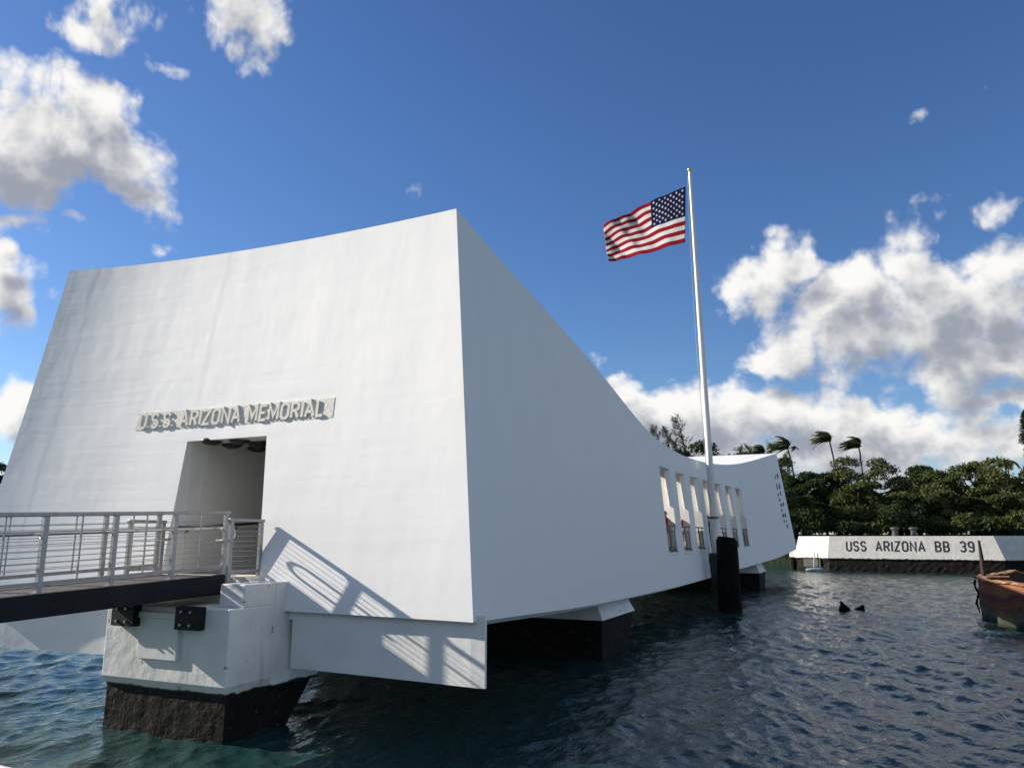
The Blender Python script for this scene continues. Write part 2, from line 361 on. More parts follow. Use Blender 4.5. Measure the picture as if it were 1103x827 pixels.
def leaf_mat(name, c1, c2, trans=0.2):
    m = bpy.data.materials.new(name); m.use_nodes = True
    n, l = m.node_tree.nodes, m.node_tree.links
    n.clear()
    o = n.new('ShaderNodeOutputMaterial')
    t = n.new('ShaderNodeTexCoord'); nz = n.new('ShaderNodeTexNoise'); nz.inputs['Scale'].default_value = 0.55; nz.inputs['Detail'].default_value = 6
    l.new(t.outputs['Object'], nz.inputs['Vector'])
    rr = n.new('ShaderNodeMapRange'); rr.inputs['From Min'].default_value = 0.35; rr.inputs['From Max'].default_value = 0.65; l.new(nz.outputs['Fac'], rr.inputs['Value'])
    mx = n.new('ShaderNodeMix'); mx.data_type = 'RGBA'; mx.inputs[6].default_value = (*c1, 1); mx.inputs[7].default_value = (*c2, 1)
    l.new(rr.outputs[0], mx.inputs[0])
    d = n.new('ShaderNodeBsdfDiffuse'); tr = n.new('ShaderNodeBsdfTranslucent'); a = n.new('ShaderNodeMixShader'); a.inputs[0].default_value = trans
    l.new(mx.outputs[2], d.inputs['Color']); l.new(mx.outputs[2], tr.inputs['Color'])
    l.new(d.outputs[0], a.inputs[1]); l.new(tr.outputs[0], a.inputs[2]); l.new(a.outputs[0], o.inputs['Surface'])
    return m
M['leaf_dark'] = leaf_mat('leaf_dark_green', (0.027, 0.043, 0.019), (0.044, 0.063, 0.026))
M['leaf_mid'] = leaf_mat('leaf_mid_green', (0.052, 0.072, 0.027), (0.078, 0.097, 0.035))
M['leaf_light'] = leaf_mat('leaf_olive_green', (0.082, 0.094, 0.038), (0.115, 0.122, 0.050))
M['leaf_wisp'] = leaf_mat('leaf_grey_green', (0.05, 0.065, 0.035), (0.08, 0.095, 0.05))
M['leaf_palm'] = leaf_mat('palm_frond_green', (0.07, 0.085, 0.04), (0.13, 0.135, 0.07), 0.15)

def water_mat():
    m = bpy.data.materials.new('harbour_water'); m.use_nodes = True
    n, l = m.node_tree.nodes, m.node_tree.links
    b = n['Principled BSDF']
    b.inputs['Specular IOR Level'].default_value = 0.42; b.inputs['Roughness'].default_value = 0.04; b.inputs['IOR'].default_value = 1.333
    t = n.new('ShaderNodeTexCoord')
    nz = n.new('ShaderNodeTexNoise'); nz.inputs['Scale'].default_value = 0.07; nz.inputs['Detail'].default_value = 3; l.new(t.outputs['Object'], nz.inputs['Vector'])
    mx = n.new('ShaderNodeMix'); mx.data_type = 'RGBA'; mx.inputs[6].default_value = (0.007, 0.028, 0.036, 1); mx.inputs[7].default_value = (0.019, 0.058, 0.050, 1)
    l.new(nz.outputs['Fac'], mx.inputs[0]); l.new(mx.outputs[2], b.inputs['Base Color'])
    mp = n.new('ShaderNodeMapping'); mp.inputs['Scale'].default_value = (1.6, 0.9, 1); mp.inputs['Rotation'].default_value = (0, 0, R(20)); l.new(t.outputs['Object'], mp.inputs['Vector'])
    r1 = n.new('ShaderNodeTexNoise'); r1.inputs['Scale'].default_value = 3.2; r1.inputs['Detail'].default_value = 5; r1.inputs['Roughness'].default_value = 0.55; l.new(mp.outputs[0], r1.inputs['Vector'])
    bp = n.new('ShaderNodeBump'); bp.inputs['Distance'].default_value = 0.08; bp.inputs['Strength'].default_value = 0.7
    l.new(r1.outputs['Fac'], bp.inputs['Height']); l.new(bp.outputs[0], b.inputs['Normal'])
    return m
M['water'] = water_mat()

# ------------------------------------------------------------------ mesh helpers
class MB:
    """collects verts / faces / material slots, links them as one mesh object"""
    def __init__(s): s.v = []; s.f = []; s.m = []
    def add(s, verts, faces, mi=0):
        o = len(s.v); s.v += [tuple(p) for p in verts]
        for f in faces: s.f.append(tuple(i + o for i in f)); s.m.append(mi)
        return s
    def box(s, x0, x1, y0, y1, z0, z1, mi=0):
        v = [(x0, y0, z0), (x1, y0, z0), (x1, y1, z0), (x0, y1, z0), (x0, y0, z1), (x1, y0, z1), (x1, y1, z1), (x0, y1, z1)]
        return s.add(v, [(0, 3, 2, 1), (4, 5, 6, 7), (0, 1, 5, 4), (1, 2, 6, 5), (2, 3, 7, 6), (3, 0, 4, 7)], mi)
    def hexa(s, v8, mi=0):
        return s.add(v8, [(0, 3, 2, 1), (4, 5, 6, 7), (0, 1, 5, 4), (1, 2, 6, 5), (2, 3, 7, 6), (3, 0, 4, 7)], mi)
    def bar(s, a, b, w, h, mi=0, up=(0, 0, 1)):
        a, b = Vector(a), Vector(b); d = (b - a).normalized(); u = Vector(up)
        sd = d.cross(u)
        if sd.length < 1e-4: sd = d.cross(Vector((0, 1, 0)))
        sd.normalize(); u2 = sd.cross(d).normalized()
        sd *= w / 2; u2 *= h / 2
        v = [a - sd - u2, a + sd - u2, b + sd - u2, b - sd - u2, a - sd + u2, a + sd + u2, b + sd + u2, b - sd + u2]
        return s.hexa(v, mi)
    def tube(s, pts, r, n=8, mi=0, cap=True):
        pts = [Vector(p) for p in pts]; rs = r if isinstance(r, (list, tuple)) else [r] * len(pts)
        o = len(s.v); rings = []
        t0 = (pts[1] - pts[0]).normalized()
        ref = Vector((0, 0, 1)) if abs(t0.z) < 0.9 else Vector((1, 0, 0))
        sd = t0.cross(ref).normalized()
        for i, p in enumerate(pts):
            t = (pts[min(i + 1, len(pts) - 1)] - pts[max(i - 1, 0)]).normalized()
            sd = (sd - t * sd.dot(t)).normalized(); up = t.cross(sd)
            for k in range(n):
                a = 2 * math.pi * k / n
                s.v.append(tuple(p + (sd * math.cos(a) + up * math.sin(a)) * rs[i]))
        for i in range(len(pts) - 1):
            for k in range(n):
                a = o + i * n + k; b = o + i * n + (k + 1) % n
                s.f.append((a, b, b + n, a + n)); s.m.append(mi)
        if cap:
            s.f.append(tuple(o + k for k in range(n))[::-1]); s.m.append(mi)
            e = o + (len(pts) - 1) * n
            s.f.append(tuple(e + k for k in range(n))); s.m.append(mi)
        return s
    def lathe(s, c, prof, n=20, mi=0):
        c = Vector(c); o = len(s.v)
        for (r, z) in prof:
            for k in range(n):
                a = 2 * math.pi * k / n; s.v.append((c.x + r * math.cos(a), c.y + r * math.sin(a), c.z + z))
        for i in range(len(prof) - 1):
            for k in range(n):
                a = o + i * n + k; b = o + i * n + (k + 1) % n
                s.f.append((a, b, b + n, a + n)); s.m.append(mi)
        return s
    def build(s, name, material, parent=None, smooth=False, auto=None, bevel=0.0):
        me = bpy.data.meshes.new(name)
        me.from_pydata(s.v, [], s.f)
        ms = material if isinstance(material, (list, tuple)) else [material]
        for q in ms: me.materials.append(q)
        if len(ms) > 1: me.polygons.foreach_set('material_index', s.m)
        if smooth: me.polygons.foreach_set('use_smooth', [True] * len(me.polygons))
        me.update()
        if smooth and auto: me.set_sharp_from_angle(angle=R(auto))
        o = bpy.data.objects.new(name, me); COL.objects.link(o)
        attach(o, parent)
        if bevel:
            bv = o.modifiers.new('bevel', 'BEVEL'); bv.width = bevel; bv.segments = 2; bv.limit_method = 'ANGLE'; bv.angle_limit = R(40)
        return o

WORLD_OF = {}
def attach(o, parent):
    """child verts are given in world metres; shift so that they stay put under the parent"""
    if parent is None: return
    o.parent = parent
    off = Vector((0, 0, 0)); p = parent
    while p is not None:
        off += p.location; p = p.parent
    o.location = -off

def tag(o, label=None, cat=None, group=None, kind=None):
    if label: o['label'] = label
    if cat: o['category'] = cat
    if group: o['group'] = group
    if kind: o['kind'] = kind
    return o

def thing(name, loc, label, cat, group=None):
    o = bpy.data.objects.new(name, None); COL.objects.link(o); o.location = loc; o.empty_display_size = 0.3
    return tag(o, label, cat, group)

def np_mesh(name, V, F, material, parent=None, smooth=False):
    """V (n,3), F (m,4) arrays"""
    V = np.asarray(V, np.float32); F = np.asarray(F, np.int32)
    me = bpy.data.meshes.new(name)
    me.vertices.add(len(V)); me.vertices.foreach_set('co', V.ravel())
    k = F.shape[1]
    me.loops.add(F.size); me.loops.foreach_set('vertex_index', F.ravel())
    me.polygons.add(len(F)); me.polygons.foreach_set('loop_start', np.arange(len(F), dtype=np.int32) * k)
    me.polygons.foreach_set('loop_total', np.full(len(F), k, np.int32))
    if smooth: me.polygons.foreach_set('use_smooth', np.ones(len(F), bool))
    me.materials.append(material)
    me.update(calc_edges=True)
    o = bpy.data.objects.new(name, me); COL.objects.link(o)
    attach(o, parent)
    return o

def shell(mb, outer, inner, S, T, holes=(), mi_out=0, mi_in=1, mi_jamb=0, flip=False):
    """two-sided wall over the grid S x T with rectangular holes (s0,s1,t0,t1) and their reveals"""
    ns, ntt = len(S), len(T)
    o = len(mb.v)
    for fn in (outer, inner):
        for s_ in S:
            for t_ in T: mb.v.append(tuple(fn(s_, t_)))
    off = ns * ntt
    def hole(i, j):
        sm, tm = (S[i] + S[i + 1]) / 2, (T[j] + T[j + 1]) / 2
        return any(a < sm < b and c < tm < d for a, b, c, d in holes)
    H = [[hole(i, j) for j in range(ntt - 1)] for i in range(ns - 1)]
    idx = lambda i, j: o + i * ntt + j
    def face(f, m):
        mb.f.append(tuple(f[::-1]) if flip else tuple(f)); mb.m.append(m)
    for i in range(ns - 1):
        for j in range(ntt - 1):
            if H[i][j]:
                for di, dj, (p, q) in ((-1, 0, ((i, j), (i, j + 1))), (1, 0, ((i + 1, j + 1), (i + 1, j))), (0, -1, ((i + 1, j), (i, j))), (0, 1, ((i, j + 1), (i + 1, j + 1)))):
                    a, b = i + di, j + dj
                    if 0 <= a < ns - 1 and 0 <= b < ntt - 1 and not H[a][b]:
                        P, Q = idx(*p), idx(*q)
                        face((P, Q, Q + off, P + off), mi_jamb)
                continue
            q = (idx(i, j), idx(i + 1, j), idx(i + 1, j + 1), idx(i, j + 1))
            face(q, mi_out); face(tuple(k + off for k in q)[::-1], mi_in)
    return mb

def lines(breaks, step):
    out = []
    for a, b in zip(breaks[:-1], breaks[1:]):
        n = max(1, int(math.ceil((b - a) / step)))
        out += [a + (b - a) * k / n for k in range(n)]
    return out + [breaks[-1]]

# ------------------------------------------------------------------ stroke lettering
def arc(cx, cy, rx, ry, a0, a1, n=6):
    return [(cx + rx * math.cos(R(a0 + (a1 - a0) * k / n)), cy + ry * math.sin(R(a0 + (a1 - a0) * k / n))) for k in range(n + 1)]
c_ = 0.16
GLYPH = {  # unit height 1, width in second slot, list of polylines
    'U': (0.56, [[(0, 1), (0, c_), (c_, 0), (0.56 - c_, 0), (0.56, c_), (0.56, 1)]]),
    'S': (0.54, [[(0.54, 1 - c_ - 0.04), (0.54 - c_, 1), (c_, 1), (0, 1 - c_), (0, 0.5 + c_), (c_, 0.5), (0.54 - c_, 0.5), (0.54, 0.5 - c_), (0.54, c_), (0.54 - c_, 0), (c_, 0), (0, c_ + 0.04)]]),
    'A': (0.64, [[(0, 0), (0.32, 1), (0.64, 0)], [(0.13, 0.32), (0.51, 0.32)]]),
    'R': (0.56, [[(0, 0), (0, 1), (0.56 - c_, 1), (0.56, 1 - c_), (0.56, 0.48 + c_), (0.56 - c_, 0.48), (0, 0.48)], [(0.30, 0.48), (0.56, 0)]]),
    'I': (0.0, [[(0, 0), (0, 1)]]),
    'Z': (0.56, [[(0, 1), (0.56, 1), (0, 0), (0.56, 0)]]),
    'O': (0.58, [[(0.29, 1), (c_, 1), (0, 1 - c_), (0, c_), (c_, 0), (0.58 - c_, 0), (0.58, c_), (0.58, 1 - c_), (0.58 - c_, 1), (0.29, 1)]]),
    'N': (0.60, [[(0, 0), (0, 1), (0.60, 0), (0.60, 1)]]),
    'M': (0.74, [[(0, 0), (0, 1), (0.37, 0.22), (0.74, 1), (0.74, 0)]]),
    'E': (0.50, [[(0.50, 1), (0, 1), (0, 0), (0.50, 0)], [(0, 0.5), (0.40, 0.5)]]),
    'L': (0.48, [[(0, 1), (0, 0), (0.48, 0)]]),
    'B': (0.56, [[(0, 0.5), (0, 1), (0.52 - c_, 1), (0.52, 1 - c_), (0.52, 0.5 + c_), (0.52 - c_, 0.5), (0, 0.5), (0, 0), (0.56 - c_, 0), (0.56, c_), (0.56, 0.5 - c_), (0.56 - c_, 0.5)]]),
    '3': (0.54, [[(0, 0.84), (c_, 1), (0.54 - c_, 1), (0.54, 1 - c_), (0.54, 0.5 + c_), (0.54 - c_, 0.5), (0.2, 0.5)], [(0.54 - c_, 0.5), (0.54, 0.5 - c_), (0.54, c_), (0.54 - c_, 0), (c_, 0), (0, 0.16)]]),
    '9': (0.54, [[(0.54, 0.44), (c_, 0.44), (0, 0.44 + c_), (0, 1 - c_), (c_, 1), (0.54 - c_, 1), (0.54, 1 - c_), (0.54, c_), (0.54 - c_, 0), (c_, 0), (0, 0.14)]]),
    '.': (0.0, [[(0, 0.0), (0, 0.10)]]),
}
def strip(mb, pts, w, place, d0, d1, mi=0):
    """one stroke: a mitred ribbon of width w extruded from depth d0 to d1 through place(u, v, d)"""
    P = [Vector((p[0], p[1])) for p in pts]
    n = len(P); Lf, Rt = [], []
    for i in range(n):
        a = (P[i] - P[i - 1]).normalized() if i > 0 else (P[1] - P[0]).normalized()
        b = (P[i + 1] - P[i]).normalized() if i < n - 1 else a
        na, nb = Vector((-a.y, a.x)), Vector((-b.y, b.x))
        m = na + nb
        if m.length < 1e-3: m = na.copy()
        m.normalize(); k = min(1.0 / max(m.dot(na), 0.3), 2.2)
        e = Vector((0, 0))
        Lf.append(P[i] + m * (w / 2 * k)); Rt.append(P[i] - m * (w / 2 * k))
    v = [place(p.x, p.y, d) for d in (d0, d1) for p in Lf] + [place(p.x, p.y, d) for d in (d0, d1) for p in Rt]
    f = []
    for i in range(n - 1):
        l0, l1, r0, r1 = i, n + i, 2 * n + i, 3 * n + i
        f += [(l1, r1, r1 + 1, l1 + 1), (l0, l1, l1 + 1, l0 + 1), (r0, r0 + 1, r1 + 1, r1)]
    f += [(0, 2 * n, 3 * n, n), (n - 1, 2 * n - 1, 4 * n - 1, 3 * n - 1)]
    mb.add(v, f, mi)

def text_width(s, gap, space):
    return sum(space if ch == ' ' else GLYPH[ch][0] + gap for ch in s) - gap

def lettering(mb, s, height, total, place, stroke, d0, d1, gap=0.34, space=0.5, xs=None):
    w = text_width(s, gap, space)
    sx = xs if xs is not None else total / w
    u = 0.0; k = 0
    for ch in s:
        if ch == ' ': u += space; continue
        g = GLYPH[ch]
        for q, pl in enumerate(g[1]):
            dd = 0.0025 * q + 0.0006 * (k % 3)
            strip(mb, [((u + p[0]) * sx, p[1] * height) for p in pl], stroke, place, d0, d1 + dd)
        u += g[0] + gap; k += 1

# ------------------------------------------------------------------ SETTING: water and land
rng = np.random.default_rng(7)
def make_water():
    # polar sheet round the boat: fine in the harbour ahead, coarse astern, out to the horizon
    fine = np.linspace(R(-66), R(56), 1250)                    # azimuth from +Y
    rest = np.linspace(R(56), R(360 - 66), 90)[1:-1]
    th = np.concatenate([fine, rest])
    r = [0.6]
    while r[-1] < 6: r.append(r[-1] * 1.05)
    while r[-1] < 110: r.append(r[-1] * 1.0046)
    while r[-1] < 9000: r.append(r[-1] * 1.12)
    r = np.array(r)
    TH, RR = np.meshgrid(th, r)
    X = RR * np.sin(TH); Y = RR * np.cos(TH)
    Z = np.zeros_like(X); DX = np.zeros_like(X); DY = np.zeros_like(X)
    wind = R(195)                                              # chop runs towards -X
    for i in range(84):
        lam = 0.30 * (2.5 / 0.30) ** (rng.random() ** 1.3)
        k = 2 * math.pi / lam
        a = wind + rng.normal(0, 0.62)
        steep = 0.047 * (1.0 if lam < 0.9 else 0.5)
        amp = steep / k
        kx, ky = k * math.cos(a), k * math.sin(a)
        ph = kx * X + ky * Y + rng.random() * 6.283
        # fade waves the local grid cannot carry
        cell = RR * 0.0048
        fade = np.clip((lam / (cell + 1e-6) - 2.2) / 2.5, 0, 1)
        fade *= np.clip((600 - RR) / 400, 0, 1)
        Z += amp * np.cos(ph) * fade
        DX -= 0.8 * amp * math.cos(a) * np.sin(ph) * fade; DY -= 0.8 * amp * math.sin(a) * np.sin(ph) * fade
    # patches of stronger and calmer chop; the lee of the building is a little calmer
    patch = 0.9 + 0.3 * np.sin(0.11 * X + 0.07 * Y + 1.3) * np.sin(0.05 * X - 0.13 * Y)
    near = np.clip(RR / 9.0, 0.25, 1)
    Z *= patch * near; DX *= patch * near; DY *= patch * near
    V = np.stack([X + DX, Y + DY, Z], -1).reshape(-1, 3)
    nr, nth = X.shape
    i, j = np.meshgrid(np.arange(nr - 1), np.arange(nth), indexing='ij')
    j2 = (j + 1) % nth
    F = np.stack([i * nth + j, (i + 1) * nth + j, (i + 1) * nth + j2, i * nth + j2], -1).reshape(-1, 4)
    o = np_mesh('water', V, F[:, ::-1], M['water'], smooth=True)
    o['kind'] = 'structure'
    return o
make_water()

# ------------------------------------------------------------------ THE MEMORIAL BUILDING
CX0, YC = -11.68, 36.3
HB, HT = 25.8, 24.9                    # half lengths at base and roof
def interp(x, pts):
    xs = [p[0] for p in pts]; ys = [p[1] for p in pts]
    return float(np.interp(x, xs, ys))
def smooth_profile(pts):
    """cubic through the surveyed points"""
    xs = np.array([p[0] for p in pts]); ys = np.array([p[1] for p in pts])
    m = np.gradient(ys, xs)
    def f(x):
        x = min(max(x, xs[0]), xs[-1]); i = min(max(int(np.searchsorted(xs, x)) - 1, 0), len(xs) - 2)
        h = xs[i + 1] - xs[i]; t = (x - xs[i]) / h
        return float((2 * t**3 - 3 * t * t + 1) * ys[i] + (t**3 - 2 * t * t + t) * h * m[i] + (-2 * t**3 + 3 * t * t) * ys[i + 1] + (t**3 - t * t) * h * m[i + 1])
    return f
ZT = smooth_profile([(-1, 8.95), (-.911, 8.72), (-.818, 8.51), (-.72, 8.25), (-.629, 7.97), (-.549, 7.67), (-.457, 7.27), (-.351, 6.88), (-.228, 6.67), (-.122, 6.61), (0, 6.66), (.13, 6.79), (.388, 7.28), (.632, 8.02), (.836, 8.76), (1, 9.36)])
ZB = smooth_profile([(-1, 1.87), (-.916, 1.77), (-.773, 1.60), (-.508, 1.42), (-.28, 1.335), (0, 1.35), (.3, 1.47), (.55, 1.62), (.766, 1.82), (1, 2.28)])
def ZA(s): return 2.57 + (ZB(s) - 1.35) * 0.25                 # window sill line
def ZW(s):                                                     # window head line
    a = abs(s); b = 5.80 + 0.5 * max(s, -0.2) * 0.5
    e = ZB(s) + 0.62 * (ZT(s) - ZB(s))
    k = min(max((a - 0.42) / 0.3, 0), 1)
    return b * (1 - k) + e * k
def zmap(s, t):
    if t < 0.25: return ZB(s) + (ZA(s) - ZB(s)) * t / 0.25
    if t < 0.80: return ZA(s) + (ZW(s) - ZA(s)) * (t - 0.25) / 0.55
    return ZW(s) + (ZT(s) - ZW(s)) * (t - 0.80) / 0.20
def half_len(s, z):
    q = (z - ZB(s)) / (ZT(s) - ZB(s)); return HB + (HT - HB) * q
def half_w(s, z):
    q = (z - ZB(s)) / (ZT(s) - ZB(s)); wb = 4.75 + 1.40 * s * s; wt = 4.30 + 0.95 * s * s
    return wb + (wt - wb) * q
def side_out(sg):
    def f(s, t):
        z = zmap(s, t)
        lift = 0.36 * max(0, -s) ** 3 * max(0, (z - 6.0) / (ZT(s) - 6.0)) if sg < 0 else 0
        e = max(0, (-s - 0.9) / 0.1) if sg < 0 else 0
        return (CX0 + sg * half_w(s, z) + 0.08 * e, YC + s * half_len(s, z) - 0.098 * e, z + lift)
    return f
def side_in(sg):
    def f(s, t):
        z = zmap(s, t); u = min(max((z - 2.6) / 3.6, 0), 1)
        th = 0.55 + 0.55 * u * u if sg > 0 else 0.4
        zz = z if t < 0.99 else z - 0.05
        return (CX0 + sg * (half_w(s, z) - th), YC + s * (half_len(s, z) - 0.5), zz)
    return f

mem = thing('memorial_building', (CX0, YC, 0), 'long white concrete memorial hall over the water, sagging in the middle', 'building')

WIN = []
for i in range(7):
    y0 = 28.4 + 2.85 * i
    WIN.append(((y0 - YC) / 25.3, (y0 + 1.75 - YC) / 25.3))
sb = sorted(set([-1.0, 1.0] + [v for w in WIN for v in w]))
S_SIDE = lines(sb, 0.035)
T_SIDE = lines([0, 0.25, 0.80, 1.0], 0.055)
holes = [(a, b, 0.25, 0.80) for a, b in WIN]
for sg in (1, -1):
    mb = MB(); shell(mb, side_out(sg), side_in(sg), S_SIDE, T_SIDE, holes, 0, 1, 1, flip=(sg < 0))
    mb.build('side_wall', [M['wall'], M['inner']], mem, smooth=True, auto=35)

# roof with seven slots over the windows
SAG = 0.30
CURL = 0.20
def curl(u): return -CURL * max(0, -u - 0.3) ** 2
def end_dy(s, r):
    if s < -0.8: return (SAG * (1 - r * r) + curl(r)) * min(1, (-s - 0.8) / 0.2)
    return -SAG * (1 - r * r) * s * min(1, max(0, (abs(s) - 0.8) / 0.2)) if abs(s) > 0.8 else 0.0
def roof_out(s, r):
    z = ZT(s)
    return (CX0 + r * half_w(s, z) + 0.08 * max(0, -r) ** 3 * max(0, (-s - 0.9) / 0.1), YC + s * HT + end_dy(s, r), z + 0.001 + 0.18 * (1 - r) * max(0, -s) ** 3)
def roof_in(s, r):
    z = ZT(s)
    return (CX0 + r * (half_w(s, z) - 0.4), YC + s * (HT - 0.45), z - 0.38)
mb = MB()
shell(mb, roof_out, roof_in, S_SIDE, lines([-1, -0.93, 0.80, 1], 0.06), [(a + 0.003, b - 0.003, -0.93, 0.80) for a, b in WIN], 0, 1, 1, flip=False)
mb.build('roof', [M['wall'], M['inner']], mem, smooth=True, auto=35)

# concave end walls; the near one has the doorway
S_L, S_R = -0.13, 0.25
def corr(s, z):
    b = math.exp(-((s - 0.25) / 0.12) ** 2)
    fade = min(1, max(0, (7.0 - z) / 2.0)) if z > 5 else 1
    return (0.11 - 0.22 * (z - 2.42) / 2.58) * b * fade
def end_fn(sgn, inset):
    z0, z1 = (ZB(-1), ZT(-1)) if sgn < 0 else (ZB(1), ZT(1))
    zd = 5.0
    def f(s, t):
        if t < 0.08: z = z0 + (2.42 - z0) * t / 0.08
        elif t < 0.45: z = 2.42 + (zd - 2.42) * (t - 0.08) / 0.37
        else: z = zd + (z1 - zd) * (t - 0.45) / 0.55
        q = (z - z0) / (z1 - z0)
        hw = 6.15 - 0.90 * q
        if sgn < 0: z += 0.18 * (1 - s) * max(0, (z - 6.0) / (z1 - 6.0))
        y = HB - (HB - HT) * q - SAG * (1 - s * s) - inset
        x = CX0 + s * (hw - inset * 0.9) + (corr(s, z) + 0.08 * max(0, -s) ** 3 if sgn < 0 else 0)
        if sgn < 0: y -= curl(s)
        if inset and t > 0.99: z -= 0.05
        return (x, YC + sgn * y, z)
    return f
S_END = lines([-1, S_L, S_R, 1], 0.05); T_END = lines([0, 0.08, 0.45, 1], 0.035)
mb = MB(); shell(mb, end_fn(-1, 0), end_fn(-1, 0.55), S_END, T_END, [(S_L, S_R, 0.08, 0.45)], 0, 1, 1)
mb.build('front_wall', [M['wall'], M['inner']], mem, smooth=True, auto=35)
mb = MB(); shell(mb, end_fn(1, 0), end_fn(1, 0.5), lines([-1, 1], 0.1), lines([0, 0.08, 0.45, 1], 0.12), [], 0, 1, 1, flip=True)
mb.build('rear_wall', [M['wall'], M['inner']], mem, smooth=True, auto=35)

def front_point(x, z, w=0.0):
    """point of the near end wall at x, z, w metres proud of it"""
    q = (z - ZB(-1)) / (ZT(-1) - ZB(-1)); hw = 6.15 - 0.9 * q; s = (x - CX0) / hw
    y = YC - (HB - (HB - HT) * q - SAG * (1 - s * s)) + curl(s)
    return Vector((x, y - w * 0.99, z + w * 0.12))

# floor slab under the shell and the walking floor inside
mb = MB()
ys = np.linspace(-0.985, 0.985, 60)
o = 0
for s_ in ys:
    for sg in (-1, 1):
        w = 4.75 + 1.40 * s_ * s_ - 0.42
        for dz in (-0.13, 0.12): mb.v.append((CX0 + sg * w, YC + s_ * HB, ZB(s_) + dz))
for i in range(len(ys) - 1):
    a, b = 4 * i, 4 * i + 4
    for f in ((a, b, b + 2, a + 2), (a + 2, b + 2, b + 3, a + 3), (a + 1, a + 3, b + 3, b + 1), (a, a + 1, b + 1, b)): mb.f.append(f); mb.m.append(0)
for e in (0, 4 * (len(ys) - 1)): mb.f.append((e, e + 1, e + 3, e + 2)); mb.m.append(0)
mb.build('floor_slab', M['paint'], mem)
MB().box(CX0 - 4.6, CX0 + 4.6, YC - 24.4, YC + 24.4, 2.25, 2.42).build('floor', M['floor'], mem)

# entry passage behind the doorway
mb = MB()
mb.box(-12.60, -12.39, 11.3, 18.0, 2.42, 5.28).box(-9.62, -9.40, 11.45, 18.0, 2.42, 5.28).box(-12.60, -9.40, 11.45, 18.0, 5.285, 5.4)
mb.build('entry_passage', M['inner'], mem)
# sills under the windows, railings in the window openings
for i, (a, b) in enumerate(WIN):
    for sg in (1,):
        sm = (a + b) / 2; za = ZA(sm)
        def P(s_, dz, inn): 
            z = za + dz; return Vector((CX0 + sg * (half_w(s_, z) - inn), YC + s_ * half_len(s_, z), z))
        mb = MB()
        mb.bar(P(a, 0.98, 0.07), P(b, 0.98, 0.07), 0.05, 0.05).bar(P(a, 0.80, 0.07), P(b, 0.80, 0.07), 0.03, 0.03).bar(P(a, 0.1, 0.07), P(b, 0.1, 0.07), 0.05, 0.06)
        for k in range(3):
            s_ = a + (b - a) * (0.06 + 0.44 * k); mb.bar(P(s_, 0, 0.07), P(s_, 0.97, 0.07), 0.04, 0.04)
        for k in range(11):
            s_ = a + (b - a) * (0.1 + 0.08 * k); mb.bar(P(s_, 0.1, 0.07), P(s_, 0.8, 0.07), 0.012, 0.012)
        mb.build('window_railing', M['bronze'], mem)
        mb = MB(); v = [P(a, -0.03, -0.03), P(b, -0.03, -0.03), P(b, -0.03, 0.3), P(a, -0.03, 0.3)]
        mb.hexa([p + Vector((0, 0, -0.04)) for p in v] + [p for p in v]); mb.build('window_sill', M['paint'], mem)
# splayed outer reveals of the far jambs, with a square gap left so the sun lights the jamb
for i, (a, b) in enumerate(WIN):
    def P(z, inn, dy): return (CX0 + half_w(b, z) - inn, YC + b * half_len(b, z) - dy, z)
    zt_, zb_ = zmap(b, 0.80) - .002, zmap(b, 0.25) + .06
    for z0, z1 in ((zb_, 3.42), (4.28, zt_)):
        mb = MB()
        n = 8 if z1 > 5 else 3; o = 0
        for k in range(n + 1):
            z = z0 + (z1 - z0) * k / n; u = (z - zb_) / (zt_ - zb_)
            wd = .05 + .13 * u ** 1.5 if z1 > 5 else .22
            mb.v += [P(z, .002, .001), P(z, wd, .16), P(z, wd, .001)]
        for k in range(n):
            p = o + 3 * k
            mb.f += [(p, p + 3, p + 4, p + 1), (p + 1, p + 4, p + 5, p + 2)]; mb.m += [0, 0]
        mb.f += [(o, o + 1, o + 2), (o + 3 * n, o + 3 * n + 2, o + 3 * n + 1)]; mb.m += [0, 0]
        mb.build('window_reveal', M['wall'], mem)

# name plate and letters on the front
mb = MB(); n = 40
for w in (-0.03, 0.006):
    for k in range(n + 1):
        for zz in (0, 1):
            x = -13.95 + (5.15) * k / n
            z = (5.30 if zz == 0 else 5.68) - 0.06 * k / n
            mb.v.append(tuple(front_point(x, z, w)))
q = 2 * (n + 1)
for k in range(n):
    a = 2 * k
    for f in ((q + a, q + a + 2, q + a + 3, q + a + 1), (a + 1, q + a + 1, q + a + 3, a + 3), (a, a + 2, q + a + 2, q + a)): mb.f.append(f); mb.m.append(0)
mb.f += [(0, q, q + 1, 1), (2 * n, 2 * n + 1, q + 2 * n + 1, q + 2 * n)]; mb.m += [0, 0]
plate = mb.build('sign_plate', M['sign'], mem)
mb = MB()
def place_sign(u, v, d): return front_point(-13.83 + u, 5.345 + v - 0.055 * u / 5.15, d)
lettering(mb, 'U.S.S. ARIZONA MEMORIAL', 0.285, 4.80, place_sign, 0.056, 0.002, 0.034, gap=0.30, space=0.45)
mb.build('lettering', M['letter'], plate)

